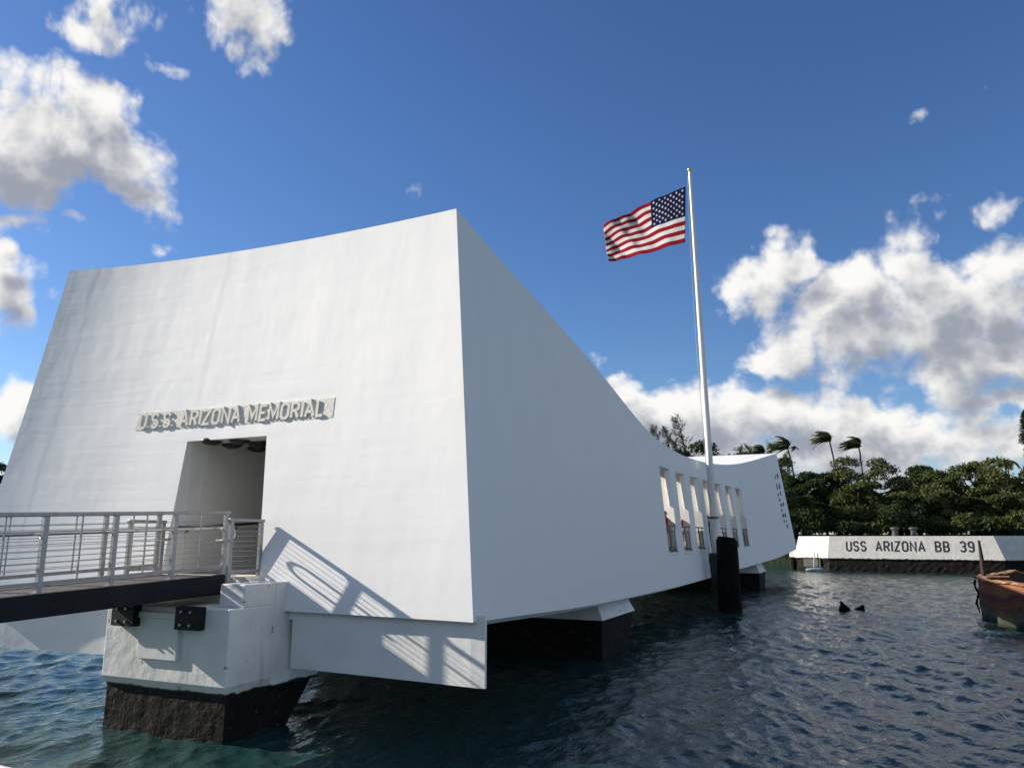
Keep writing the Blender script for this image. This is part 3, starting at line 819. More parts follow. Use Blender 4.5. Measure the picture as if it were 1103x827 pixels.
# skirt panels hanging under the front edge either side of the pier
def skirt(x0, x1):
    mb = MB(); n = 16
    for yo in (0.13, 0.19):
        for k in range(n + 1):
            x = x0 + (x1 - x0) * k / n; s = min(1, abs((x - CX0) / 6.15))
            y = YC - (HB - SAG * (1 - s * s)) + yo + (curl((x - CX0) / 6.15))
            mb.v += [(x, y, 0.93 if x1 > CX0 else 0.87), (x, y, 1.95)]
    q = 2 * (n + 1)
    for k in range(n):
        a = 2 * k
        for f in ((a, a + 2, a + 3, a + 1), (q + a, q + a + 1, q + a + 3, q + a + 2), (a + 1, a + 3, q + a + 3, q + a + 1), (a, q + a, q + a + 2, a + 2)): mb.f.append(f); mb.m.append(0)
    mb.f += [(0, 1, q + 1, q), (2 * n, q + 2 * n, q + 2 * n + 1, 2 * n + 1)]; mb.m += [0, 0]
    return mb.build('skirt_panel', M['paint'], mem)
skirt(-9.24, -5.40); skirt(-17.9, -12.16)

# piers: white cap, black tarred foot in the water
def rough_foot(mb, x0, x1, y0, y1, z0, z1, back_in=0.0, seed=1, step=0.16, amp=0.005):
    r = random.Random(seed)
    def wall(p0, p1, q0, q1, nu, nv):
        o = len(mb.v)
        for i in range(nu + 1):
            for j in range(nv + 1):
                u, v = i / nu, j / nv
                a = Vector(p0).lerp(Vector(p1), u); b = Vector(q0).lerp(Vector(q1), u); p = a.lerp(b, v)
                if 0 < i < nu and 0 < j < nv: p += Vector((r.uniform(-1, 1), r.uniform(-1, 1), r.uniform(-1, 1))) * amp
                mb.v.append(tuple(p))
        for i in range(nu):
            for j in range(nv):
                a = o + i * (nv + 1) + j; mb.f.append((a, a + nv + 1, a + nv + 2, a + 1)); mb.m.append(0)
    nx, ny, nz = [max(3, int(d / step)) for d in (x1 - x0, y1 - y0, z1 - z0)]
    yb = y1 - back_in
    wall((x0, y0, z0), (x1, y0, z0), (x0, y0, z1), (x1, y0, z1), nx, nz)
    wall((x1, y0, z0), (x1, yb, z0), (x1, y0, z1), (x1, y1, z1), ny, nz)
    wall((x1, yb, z0), (x0, yb, z0), (x1, y1, z1), (x0, y1, z1), nx, nz)
    wall((x0, yb, z0), (x0, y0, z0), (x0, y1, z1), (x0, y0, z1), ny, nz)
    mb.add([(x0, y0, z1), (x1, y0, z1), (x1, y1, z1), (x0, y1, z1)], [(0, 1, 2, 3)])
    return mb
FX0, FX1, FY = -12.1, -9.32, 9.5
mb = MB()
mb.box(FX0, FX1, FY, 10.52, 0.82, 1.99)
mb.box(FX0 + 0.003, FX1 - 0.003, 10.52, 11.75, 0.662, 2.36)
mb.box(-9.86, FX1 - 0.004, 9.80, 10.523, 1.985, 2.357)
pier0 = mb.build('pier', M['pier'], mem, bevel=0.02)
# chamfered skirt under the cap of the front pier
mb = MB().hexa([(FX0 + .07, FY + .09, .66), (FX1 - .07, FY + .09, .66), (FX1 - .07, 10.51, .66), (FX0 + .07, 10.51, .66), (FX0 - .004, FY - .004, .83), (FX1 + .004, FY - .004, .83), (FX1 + .004, 10.525, .83), (FX0 - .004, 10.525, .83)])
mb.build('chamfer', M['pier'], pier0)
rough_foot(MB(), FX0 + .06, FX1 - .05, FY + .08, 11.6, -1.5, 0.665, 1.9, 3).build('pier_foot', M['black'], pier0)
for k, (y0, y1, sd) in enumerate(((19.9, 22.9, 5), (50.0, 53.0, 6))):
    mb = MB().hexa([(-16.5, y0, 0.98), (-6.67, y0, 0.98), (-6.67, y1, 1.0), (-16.5, y1, 1.0), (-16.3, y0 + .12, 1.6), (-6.95, y0 + .12, 1.6), (-6.95, y1 - .3, 1.6), (-16.3, y1 - .3, 1.6)])
    p = mb.build('pier', M['pier'], mem)
    rough_foot(MB(), -16.45, -6.72, y0 + .05, y1 - .05, -1.5, 0.985, 1.2, sd, step=0.3).build('pier_foot', M['black'], p)
# steel hangers and the cover plate on the front pier
for x0, x1 in ((-11.80, -11.27), (-10.33, -9.82)):
    mb = MB().box(x0, x1, FY - .16, FY - .002, 1.66, 2.02)
    h = mb.build('bracket', M['steel'], pier0, bevel=0.01)
    for bx in (0.3, 0.7):
        for bz in (1.74, 1.94):
            MB().tube([(x0 + (x1 - x0) * bx, FY - .16, bz), (x0 + (x1 - x0) * bx, FY - .20, bz)], 0.022, 6).build('bolt', M['alu'], h)
mb = MB().box(-11.24, -10.36, FY - .05, FY - .002, 1.16, 1.80).box(-11.26, -10.34, FY - .07, FY - .002, 1.803, 1.90)
mb.build('cover_plate', M['paint'], pier0, bevel=0.008)
# light threshold in front of the door
MB().box(-12.05, -9.95, 10.55, 11.4, 2.36, 2.425).build('threshold', M['sign'], mem)
# handrail along the left wall of the passage
mb = MB()
mb.tube([(-12.30, 10.95, 3.30), (-12.30, 11.6, 3.30), (-12.30, 14.5, 3.52)], 0.028, 8)
for y in (11.3, 12.6, 13.8): mb.tube([(-12.30, y, 3.31 + max(0, y - 11.6) * .075), (-12.34, y, 3.22 + max(0, y - 11.6) * .075), (-12.40, y, 3.20 + max(0, y - 11.6) * .075)], 0.016, 6)
mb.build('handrail', M['bronze'], mem)
# dark blocks stand for the shade in carved slots, right wall's far end
r = random.Random(4)
fo = side_out(1)
mb = MB()
for k in range(9):
    t0 = 0.40 + 0.058 * k
    for c in range(2):
        s0 = 0.90 + 0.034 * c + r.uniform(-.004, .004) ; w_ = r.uniform(0.013, 0.026); h_ = r.uniform(0.026, 0.05)
        if r.random() < 0.18: continue
        v = [Vector(fo(s0, t0)), Vector(fo(s0 + w_, t0 + .01)), Vector(fo(s0 + w_ * .8, t0 + h_)), Vector(fo(s0 + .002, t0 + h_ * .9))]
        MB().hexa([p + Vector((0.006, 0, 0)) for p in v] + [p - Vector((0.2, 0, 0)) for p in v]).build('slot_shade_block', M['slot_shade'], mem)

# ------------------------------------------------------------------ lamps hanging in the entry
def onz(px, py, z):
    d = bearing(px, py); t = (z - CAMH) / d.z; return d.x * t, d.y * t
lampdefs = [(onz(228, 475, 5.0), 'dark dome lamp under the doorway ceiling, leftmost of the five'),
            (onz(250, 479, 5.0), 'dark dome lamp under the doorway ceiling, second from left and lower'),
            (onz(258, 474, 5.0), 'dark dome lamp under the doorway ceiling, middle one, highest in view'),
            (onz(278, 477, 5.0), 'dark dome lamp by the right jamb of the doorway, upper of two'),
            (onz(277, 483, 5.0), 'dark dome lamp by the right jamb of the doorway, lower of two')]
src = None
for (x, y), lab in lampdefs:
    if src is None:
        t = thing('ceiling_lamp', (x, y, 5.28), lab, 'lamp', 'dome lamps under the entry ceiling')
        MB().lathe((x, y, 5.0), [(0.02, .10), (0.12, .08), (0.20, .02), (0.215, 0.0), (0.18, -.04), (0.10, -.075), (0.0, -.085)], 20).build('lamp_shade', M['lamp'], t, smooth=True)
        MB().tube([(x, y, 5.15), (x, y, 5.284)], 0.018, 8).build('stem', M['lamp'], t)
        src = t
    else:
        t = src.copy(); COL.objects.link(t); t.location = (x, y, 5.28); t['label'] = lab
        for ch in src.children:
            c = ch.copy(); COL.objects.link(c); c.parent = t

# ------------------------------------------------------------------ GANGWAY
def dz(y): return 2.475 + 0.036 * (y - 10.36)
gw = thing('gangway', (-10.9, 9.9, 1.99), 'grey metal boarding gangway with cable railings and black side beams leading to the doorway', 'gangway')
XN, XF, YE, YS = -10.4, -12.05, 10.36, -5.0
for x in (XN, XF):
    sgn = 1 if x == XN else -1
    a0 = x - 0.05; a1 = x + 0.05
    mb = MB().hexa([(a0, YS, dz(YS) - .27), (a1, YS, dz(YS) - .27), (a1, YE + .1, dz(YE) - .30), (a0, YE + .1, dz(YE) - .30), (a0, YS, dz(YS)), (a1, YS, dz(YS)), (a1, YE + .1, dz(YE)), (a0, YE + .1, dz(YE))])
    # web flange
    mb.hexa([(a0 - .02, YS, dz(YS) - .295), (a1 + .02, YS, dz(YS) - .295), (a1 + .02, YE, dz(YE) - .325), (a0 - .02, YE, dz(YE) - .325), (a0 - .02, YS, dz(YS) - .272), (a1 + .02, YS, dz(YS) - .272), (a1 + .02, YE, dz(YE) - .302), (a0 - .02, YE, dz(YE) - .302)])
    mb.build('side_beam', M['steel'], gw)
mb = MB().hexa([(XF + .06, YS, dz(YS) - .08), (XN - .06, YS, dz(YS) - .08), (XN - .06, YE, dz(YE) - .08), (XF + .06, YE, dz(YE) - .08), (XF + .06, YS, dz(YS) - .03), (XN - .06, YS, dz(YS) - .03), (XN - .06, YE, dz(YE) - .03), (XF + .06, YE, dz(YE) - .03)])
mb.build('deck', M['deck'], gw)
mb = MB().hexa([(XF + .08, YE - .05, dz(YE) - .012), (XN - .08, YE - .05, dz(YE) - .012), (XN - .08, YE + .4, 2.437), (XF + .08, YE + .4, 2.437), (XF + .08, YE - .05, dz(YE)), (XN - .08, YE - .05, dz(YE)), (XN - .08, YE + .4, 2.448), (XF + .08, YE + .4, 2.448)])
mb.build('hinge_plate', M['alu'], gw)
posts = [YE - 1.10 * k for k in range(0, 14)]
for x in (XN, XF):
    sgn = 1 if x == XN else -1
    for y in posts:
        mb = MB().bar((x, y, dz(y) + .002), (x, y, dz(y) + 1.04), 0.055, 0.075, up=(0, 1, 0)).box(x - .06, x + .06, y - .08, y + .08, dz(y) + .001, dz(y) + .02)
        mb.build('post', M['alu'], gw)
    mb = MB().bar((x, YS, dz(YS) + 1.065), (x, YE + .06, dz(YE) + 1.065), 0.09, 0.055)
    mb.build('top_rail', M['alu'], gw, bevel=0.008)
    MB().bar((x, YS, dz(YS) + .13), (x, YE, dz(YE) + .13), 0.045, 0.055).build('bottom_rail', M['alu'], gw)
    for k in range(13):
        y = YE - 1.10 * k - .55
        MB().bar((x, y, dz(y) + .15), (x, y, dz(y) + 1.04), 0.02, 0.02).build('baluster', M['alu'], gw)
    for k in range(9):
        z = .23 + .085 * k
        MB().tube([(x, YS, dz(YS) + z), (x, YE, dz(YE) + z)], 0.0045, 5).build('cable', M['cable'], gw)
    xi = x - sgn * 0.10
    pts = [(xi, YS, dz(YS) + .80), (xi, YE + .16, dz(YE) + .80)]
    zc = dz(YE) + .695
    for k in range(9):
        a = R(90 - 180 * k / 8); pts.append((xi, YE + .22 + .105 * math.cos(a), zc + .105 * math.sin(a)))
    pts += [(xi, YE - .10, dz(YE) + .59)]
    mb = MB().tube(pts, 0.021, 8)
    for y in posts: mb.tube([(x, y, dz(y) + .74), (xi, y, dz(y) + .74), (xi, y, dz(y) + .80)], 0.011, 6)
    mb.build('handrail', M['stainless'], gw, smooth=True, auto=40)

def entrance_rail(x, y0, y1, zl, zr, label):
    t = thing('entrance_railing', (x, y1, zr), label, 'railing', 'short railings beside the doorway')
    MB().bar((x, y0, zl), (x, y0, 3.375), 0.055, 0.075, up=(0, 1, 0)).build('post', M['alu'], t)
    MB().bar((x, y1, zr), (x, y1, 3.375), 0.055, 0.075, up=(0, 1, 0)).build('post', M['alu'], t)
    MB().bar((x, y0 - .06, 3.40), (x, y1 + .05, 3.40), 0.085, 0.05).build('top_rail', M['alu'], t, bevel=0.008)
    MB().bar((x, y0, 2.53), (x, y1, 2.53), 0.045, 0.05).build('bottom_rail', M['alu'], t)
    for k in range(9): MB().tube([(x, y0, 2.62 + .085 * k), (x, y1, 2.62 + .085 * k)], 0.0045, 5).build('cable', M['cable'], t)
entrance_rail(-10.05, 10.14, 10.86, 1.99, 2.36, 'short aluminium railing at the right side of the doorway, on the edge of the pier')
entrance_rail(-12.35, 10.0, 10.72, 1.99, 2.36, 'short aluminium railing at the left side of the doorway, seen through the gangway cables')

# ------------------------------------------------------------------ FLAGPOLE, FLAG
PX_, PY_ = -6.72, 36.35
fp = thing('flagpole', (PX_, PY_, 0), 'tall white flagpole with a gilded ball rising before the middle of the memorial', 'flagpole')
lean = Vector((-0.34, 0, 0))
def pole(z): return Vector((PX_, PY_, 0)) + lean * ((z - 2.4) / 19.0) + Vector((0, 0, z))
MB().tube([pole(z) for z in (2.4, 4.0, 4.02, 9, 14, 18, 21.2)], [.19, .185, .155, .145, .125, .10, .075], 16).build('mast', M['pole'], fp, smooth=True, auto=40)
MB().tube([pole(3.97), pole(4.05)], .24, 18).build('collar', M['bronze'], fp)
MB().lathe(pole(21.3), [(0, -.11)] + [(.115 * math.cos(R(a)), .115 * math.sin(R(a))) for a in range(-75, 90, 15)] + [(0, .116)], 16).build('finial_ball', M['gold'], fp, smooth=True)
mb = MB().box(PX_ - .24, PX_ + .24, PY_ - .24, PY_ + .24, -1, 2.42)
for k in range(6): mb.box(PX_ - .27, PX_ + .27, PY_ - .27, PY_ + .27, -.1 + .42 * k, .08 + .42 * k)
mb.build('pole_base', M['conc'], fp)
hp = []
for k in range(30):
    z = 4.6 + 16.3 * k / 29; p = pole(z)
    hp.append(p + _rt * -(.16 + .12 * math.sin(math.pi * k / 29)) + _fh * -.1)
MB().tube(hp, 0.012, 5).build('halyard', M['rope'], fp)

# flag: cloth grid hung from four surveyed corners, with folds
HT_, HBm, FT_, FB_ = at(738.5, 201, 36), at(738, 261, 36), at(650.5, 243, 39.3), at(655.5, 283, 39.3)
def flag_pt(u, v, off=0.0):
    # u along the fly (0 hoist), v down (0 top)
    top = HT_.lerp(FT_, u); bot = HBm.lerp(FB_, u)
    p = top.lerp(bot, v)
    up = Vector((0, 0, 1))
    p += up * (0.16 * math.sin(math.pi * min(u * 1.05, 1)) * (1 - v) - 0.05 * math.sin(2 * math.pi * u) * v)
    p += up * 0.10 * v * math.sin(2 * math.pi * (u * 1.25 + .10)) * u
    ph = 2 * math.pi * (u * 2.1 + v * 0.62)
    d = 0.20 * u ** 0.8 * math.sin(ph) + 0.10 * u * math.sin(2.3 * ph + 1.0 + 2 * v) + 0.05 * u ** .5 * math.sin(7 * v + 19 * u) + .03 * math.sin(11 * v - 23 * u) * u ** .5
    d += 0.22 * math.sin(3.6 * (u - v * .5)) * min(1, 3 * u)
    up2 = 0.055 * u * math.sin(ph + 1.2) + 0.02 * u * math.sin(2 * ph)
    return p + _fh * d + up * up2
def flag_off(u, v, o):
    e = 0.004
    du = flag_pt(min(u + e, 1), v) - flag_pt(max(u - e, 0), v); dv = flag_pt(u, min(v + e, 1)) - flag_pt(u, max(v - e, 0))
    return flag_pt(u, v) + du.cross(dv).normalized() * o
fl = MB(); NU, NV = 100, 78
for i in range(NU + 1):
    for j in range(NV + 1): fl.v.append(tuple(flag_pt(i / NU, j / NV)))
for i in range(NU):
    for j in range(NV):
        a = i * (NV + 1) + j
        fl.f.append((a, a + NV + 1, a + NV + 2, a + 1)); st = j // 6
        fl.m.append(2 if (i < 40 and st < 7) else (0 if st % 2 == 0 else 1))
flag = fl.build('flag', [M['red'], M['white'], M['blue']], None, smooth=True)
so = flag.modifiers.new('thickness', 'SOLIDIFY'); so.thickness = 0.006; so.offset = 0
tag(flag, 'red, white and blue flag with stripes and stars flying from the white pole', 'flag')
mb = MB()
for row in range(9):
    nst = 6 if row % 2 == 0 else 5
    for k in range(nst):
        u = (1 + 2 * k + (row % 2)) / 12 * 0.40; v = (row + 1) / 10 * 7 / 13
        for o in (0.014, -0.014):
            c = flag_off(u, v, o); pts = []
            for q in range(10):
                rr = 0.072 if q % 2 == 0 else 0.028; a = R(90 + 36 * q)
                pts.append(flag_off(min(max(u - rr * math.cos(a) / 4.9, 0), 1), min(max(v - rr * math.sin(a) / 2.55, 0), 1), o))
            b0 = len(mb.v); mb.v += [tuple(c)] + [tuple(p) for p in pts]
            for q in range(10): mb.f.append((b0, b0 + 1 + q, b0 + 1 + (q + 1) % 10)); mb.m.append(0)
mb.build('star', M['white'], flag)

# ------------------------------------------------------------------ PILE
pc = Vector((-5.98, 35.0, 0))
mb = MB()
rr = random.Random(3); n = 22; prof = [(-1.5, .50), (0, .50), (.5, .49), (1.0, .485), (1.5, .475), (2.0, .465), (2.6, .455), (2.95, .45), (3.12, .36)]
for z, r_ in prof:
    for k in range(n):
        a = 2 * math.pi * k / n; q = r_ * (1 + rr.uniform(-.02, .02))
        mb.v.append((pc.x + q * math.cos(a), pc.y + q * math.sin(a), z + (0.05 * math.cos(a + 2.5) if z > 2.5 else 0)))
for i in range(len(prof) - 1):
    for k in range(n):
        a = i * n + k; b = i * n + (k + 1) % n; mb.f.append((a, b, b + n, a + n)); mb.m.append(0)
mb.f.append(tuple((len(prof) - 1) * n + k for k in range(n))); mb.m.append(0)
o = mb.build('mooring_pile', M['pile'], None, smooth=True, auto=40)
tag(o, 'thick black tarred pile standing in the water in front of the flagpole', 'pile')

# ------------------------------------------------------------------ MOORING QUAY with ship name
DQ = 71.0
def q_at(px, py, d): return at(px, py, d)
A = q_at(893, 577, 75.0); B = q_at(1070, 577, 68.0)               # top of main face
ZTQ, ZWQ = 3.25, 1.12
uq = (B - A); uq.z = 0; LQ = uq.length; uq.normalize(); nq = Vector((uq.y, -uq.x, 0))   # nq towards the boat
def Q(u, d, z): 
    p = A + uq * u - nq * d; return Vector((p.x, p.y, z))
def qlocal(px, py, d):
    p = at(px, py, d) - A; return (p.dot(uq), -p.dot(nq))
def qhit(px, py):
    d = bearing(px, py); c = Vector((0, 0, CAMH)); n_ = Vector((nq.x, nq.y, 0)); t = (A - c).dot(n_) / d.dot(n_); return (c + d * t - A).dot(uq)
c1, c1b = qlocal(860, 577, 78.5), qlocal(855.5, 604, 78.3)
outline_top = [(0, 0), (LQ, 0), (LQ + 2.6, 1.9), (LQ + 7.5, 2.6), (LQ + 9, 4.0), (LQ + 9, 10), (0, 11), (c1[0] + .4, c1[1] + 4), c1]
outline_bot = [(-0.25, -0.25), (LQ + .7, -0.25), (LQ + 3.0, 1.7), (LQ + 7.8, 2.4), (LQ + 9.4, 3.8), (LQ + 9.4, 10.2), (-.2, 11.3), (c1b[0] + .3, c1b[1] + 4.3), c1b]
def loft(mb, o1, z1, o2, z2, cap=True):
    k = len(o1); o = len(mb.v)
    mb.v += [tuple(Q(u, d, z1)) for u, d in o1] + [tuple(Q(u, d, z2)) for u, d in o2]
    for i in range(k):
        j = (i + 1) % k; mb.f.append((o + i, o + j, o + k + j, o + k + i)); mb.m.append(0)
    if cap: mb.f.append(tuple(o + k + i for i in range(k))); mb.m.append(0)
    mb.f.append(tuple(o + i for i in range(k))[::-1]); mb.m.append(0)
quay = thing('mooring_quay', Q(LQ / 2, 5, 0), 'white concrete mooring quay block lettered with a ship name, black at the waterline', 'quay')
mb = MB(); loft(mb, outline_bot, ZWQ, outline_top, ZTQ)
mb.build('quay_block', M['quay'], quay, bevel=0.03)
# lower step at the left end
sa, sb_ = qlocal(850.5, 604, 79.5), qlocal(862, 604, 78.8)
MB().hexa([Q(sa[0], sa[1], 1.13), Q(sb_[0], sb_[1], 1.13), Q(sb_[0] + .3, sb_[1] + 3, 1.13), Q(sa[0] + .3, sa[1] + 3, 1.13), Q(sa[0], sa[1] + .1, 2.05), Q(sb_[0], sb_[1] + .1, 2.05), Q(sb_[0] + .3, sb_[1] + 3, 2.05), Q(sa[0] + .3, sa[1] + 3, 2.05)]).build('quay_step', M['quay'], quay)
mb = MB()
sub = []
k = len(outline_bot); r = random.Random(8)
ring = []
for i in range(k):
    a, b = outline_bot[i], outline_bot[(i + 1) % k]; m_ = max(2, int(math.hypot(b[0] - a[0], b[1] - a[1]) / .35))
    for q in range(m_): ring.append((a[0] + (b[0] - a[0]) * q / m_, a[1] + (b[1] - a[1]) * q / m_))
k = len(ring); zs = [-1.2, 0.0, .3, .6, .9, ZWQ - .004]
cu, cd = LQ / 2, 5
for z in zs:
    for (u, d) in ring:
        f = 1 - (0.012 + r.uniform(0, .012))
        mb.v.append(tuple(Q(cu + (u - cu) * f, cd + (d - cd) * f, z)))
for i in range(len(zs) - 1):
    for j in range(k):
        a = i * k + j; b = i * k + (j + 1) % k; mb.f.append((a, b, b + k, a + k)); mb.m.append(0)
mb.build('quay_footing', M['black'], quay)
# corner fender pile and battered block at the left end
fpq = qlocal(855, 610, 79.8)
MB().tube([Q(fpq[0], fpq[1], -1), Q(fpq[0], fpq[1], 1.13)], .42, 12).build('fender_pile', M['black'], quay)
b0, b1 = qlocal(866, 610, 77.4), qlocal(884, 610, 75.6)
MB().hexa([Q(b0[0], b0[1], .35), Q(b1[0], b1[1], .35), Q(b1[0] + .3, b1[1] + 1, .35), Q(b0[0] + .3, b0[1] + 1, .35), Q(b0[0], b0[1], 1.1), Q(b1[0], b1[1], 1.1), Q(b1[0] + .3, b1[1] + 1, 1.1), Q(b0[0] + .3, b0[1] + 1, 1.1)]).build('broken_facing', M['conc'], quay)
# painted name: world text standing 6 mm proud of the battered face
nrm = (Q(0, 0, ZTQ) - Q(-.25, -.25, ZWQ))
def place_q(u, v, d):
    z = 1.92 + v; f = (z - ZWQ) / (ZTQ - ZWQ); dd = -0.25 * (1 - f)
    return Q(u, dd - d, z)
u0, u1 = qhit(912.5, 592), qhit(1049, 592)
name = 'USS ARIZONA BB 39'
sxq = (u1 - u0) / text_width(name, 0.36, 0.95); uu = 0.0
for word in name.split(' '):
    mb = MB()
    lettering(mb, word, 0.82, None, lambda u, v, d: place_q(u0 + uu * sxq + u, v, d), 0.14, -0.02, 0.012, gap=0.36, space=0.95, xs=sxq)
    mb.build('lettering', M['blackpaint'], quay)
    uu += text_width(word, 0.36, 0.95) + 0.36 + 0.95
# chain hanging down the lit end
r0 = qlocal(877, 604, 75.9)
MB().tube([Q(r0[0] + .05, r0[1] + .2, 1.75), Q(r0[0], r0[1], 1.1), Q(r0[0] - .1, r0[1], .1)], .05, 6).build('hanging_rope', M['rope'], quay)
# bollards
bs = None
for px, lab in ((964.5, 'dark iron bollard on the white quay, left one of the pair'), (984.5, 'dark iron bollard on the white quay, right one of the pair')):
    p = at(px, 577, 75.5); p.z = ZTQ
    if bs is None:
        bs = thing('bollard', p, lab, 'bollard', 'bollards on the mooring quay')
        MB().lathe(p, [(.0, .0), (.38, .0), (.38, .06), (.27, .08), (.25, .55), (.28, .62), (.0, .62)], 18).build('bollard_post', M['iron'], bs, smooth=True, auto=40)
        MB().lathe(p, [(.0, .62), (.34, .625), (.42, .70), (.40, .80), (.25, .86), (0, .88)], 18).build('bollard_head', M['iron'], bs, smooth=True, auto=40)
    else:
        t = bs.copy(); COL.objects.link(t); t.location = p; t['label'] = lab
        for ch in bs.children:
            c = ch.copy(); COL.objects.link(c); c.parent = t
# small pale float tied at the lit end of the quay
p = at(878, 613, 75.0); p.z = 0
fb = thing('float', p, 'small pale float lying on the water under the sunlit end of the white quay', 'float')
mb = MB(); n = 14; L_ = 0.95
secs = []
for i in range(13):
    t_ = i / 12 * 2 - 1; w = 0.42 * (1 - t_ * t_) ** .55; h = .26 * (1 - t_ * t_) ** .5
    for k in range(n):
        a = 2 * math.pi * k / n
        c = p + _rt * (t_ * L_) + Vector((0, 0, .12 + h * math.sin(a) * (1 if math.sin(a) < 0 else .75))) + _fh * (w * math.cos(a)); mb.v.append(tuple(c))
for i in range(12):
    for k in range(n):
        a = i * n + k; b = i * n + (k + 1) % n; mb.f.append((a, b, b + n, a + n)); mb.m.append(0)
mb.build('float_hull', M['hull'], fb, smooth=True)
MB().bar(p + _rt * -.8 + Vector((0, 0, .31)), p + _rt * .8 + Vector((0, 0, .31)), .06, .05).build('float_rim', M['rope'], fb)

# ------------------------------------------------------------------ RUSTED BARBETTE of the wreck
RB = 6.2
th_t = math.atan((1049 - PW / 2) / 847.0); DC = math.hypot(32.0 / math.cos(th_t), RB)
th_c = th_t + math.asin(RB / DC)
cb_ = _fh * (DC * math.cos(th_c)) + _rt * (DC * math.sin(th_c))
bx, by = cb_.x, cb_.y
ZR = 1.58
bar = thing('rusted_barbette', (bx, by, 0), 'rusty orange iron ring of the sunken ship standing out of the water at right', 'shipwreck')
n = 140; r = random.Random(21)
rim = []
ph = [r.uniform(0, 6.28) for _ in range(5)]
for k in range(n):
    a = 2 * math.pi * k / n
    rim.append(ZR + .05 * math.sin(3 * a + ph[0]) + .04 * math.sin(7 * a + ph[1]) + .03 * math.sin(17 * a + ph[2]) + r.uniform(-.03, .03))
def ringpt(k, rad, z): a = 2 * math.pi * k / n; return (bx + rad * math.cos(a), by + rad * math.sin(a), z)
mb = MB(); levels = 9
for j in range(levels + 1):
    for k in range(n):
        z = -1.2 + (rim[k] + 1.2) * j / levels
        mb.v.append(ringpt(k, RB * (1 + .004 * math.sin(11 * k / n * 6.28 + j)) + r.uniform(-.025, .025), z))
for j in range(levels):
    for k in range(n):
        a = j * n + k; b = j * n + (k + 1) % n; mb.f.append((a, b, b + n, a + n)); mb.m.append(0)
mb.build('outer_plate', M['rust'], bar, smooth=True)
mb = MB()
for z_ in (0, 1):
    for k in range(n): mb.v.append(ringpt(k, RB - .16, (rim[k] - .02) if z_ else -1.2))
for k in range(n):
    a = k; b = (k + 1) % n; mb.f.append((b, a, a + n, b + n)); mb.m.append(0)
mb.build('inner_plate', M['darkrust'], bar, smooth=True)
mb = MB()
for k in range(n):
    mb.v += [ringpt(k, RB + .10 + r.uniform(-.03, .06), rim[k] + r.uniform(-.02, .03)), ringpt(k, RB - .20 - r.uniform(-.03, .05), rim[k] + r.uniform(-.02, .03)), ringpt(k, RB + .08, rim[k] - .07), ringpt(k, RB - .2, rim[k] - .07)]
for k in range(n):
    a = 4 * k; b = 4 * ((k + 1) % n)
    for f in ((a, b, b + 1, a + 1), (a + 2, b + 2, b, a), (a + 1, b + 1, b + 3, a + 3)): mb.f.append(f); mb.m.append(0)
mb.build('rim', M['rustedge'], bar)
# jagged bits on the rim, hanging chain, rusty post
mb = MB()
for k in range(5):
    i = r.randrange(n); a = 2 * math.pi * i / n; b0 = Vector(ringpt(i, RB - .05, rim[i]))
    d = Vector((-math.sin(a), math.cos(a), 0)) * r.uniform(-.5, .5)
    MB().bar(b0, b0 + d + Vector((0, 0, r.uniform(.02, .2))), .05, .03).build('rim_fragment', M['darkrust'], bar)
tp_ = (_fh * math.cos(th_t) + _rt * math.sin(th_t)) * (32.0 / math.cos(th_t)) - cb_
kl = int((math.atan2(tp_.y, tp_.x) % (2 * math.pi)) / (2 * math.pi) * n)
pl = Vector(ringpt(kl, RB, ZR))
MB().tube([pl + _rt * .40 + _fh * .2 + Vector((0, 0, -.2)), pl + _rt * .39 + _fh * .2 + Vector((0, 0, .7)), pl + _rt * .36 + _fh * .2 + Vector((0, 0, 1.42))], [.10, .08, .045], 10).build('post', M['darkrust'], bar)
MB().bar(pl + _rt * -.30 + _fh * -.1 + Vector((0, 0, -.03)), pl + _rt * .75 + _fh * -.9 + Vector((0, 0, .02)), .10, .04).build('loose_plank', M['rustedge'], bar)
cp = [pl + _rt * (-.08 - .06 * math.sin(k * 1.1)) + Vector((0, 0, -.15 - .13 * k)) for k in range(11)]
MB().tube(cp, [.035 + .02 * (k % 2) for k in range(11)], 6).build('chain', M['pile'], bar)

# ------------------------------------------------------------------ wreck fragments in the water
def fragment(px, py, d, pts, th, label):
    p = at(px, py, d); p.z = 0
    mb = MB(); k = len(pts); r = random.Random(px)
    for s_ in (-1, 1):
        for (u, z) in pts: mb.v.append(tuple(p + _rt * (u * .72 + .03 * s_) + _fh * (s_ * th * (1 - .5 * max(z, 0))) + Vector((0, 0, z * .78 + .02))))
    mb.f += [tuple(range(k))[::-1], tuple(range(k, 2 * k))]; mb.m += [0, 0]
    for i in range(k):
        j = (i + 1) % k; mb.f.append((i, j, j + k, i + k)); mb.m.append(0)
    o = mb.build('wreck_fragment', M['pile'], None, bevel=0.02)
    tag(o, label, 'shipwreck', 'dark pieces of the wreck standing out of the water')
fragment(909, 657, 34.8, [(-.28, -.4), (.42, -.4), (.34, .10), (.20, .20), (.02, .34), (-.12, .50), (-.18, .44), (-.16, .24), (-.26, .12)], .16, 'dark finlike piece of wreck in open water, the taller left one of two')
fragment(926, 657, 35.0, [(-.42, -.4), (.34, -.4), (.26, .26), (.16, .24), (.0, .13), (-.30, .03)], .14, 'dark finlike piece of wreck in open water, the lower right one of two')

# ------------------------------------------------------------------ FAR SHORE: bank, grass, trees
def ground_z(d): return 0.2 + 3.3 * min(1, max(0, (d - 98) / 7)) + 0.004 * max(0, d - 105)
V = []; F = []
azs = np.linspace(R(-100), R(70), 90); ds = [95, 97, 99, 101, 103, 106, 115, 135, 170, 260, 600, 2500]
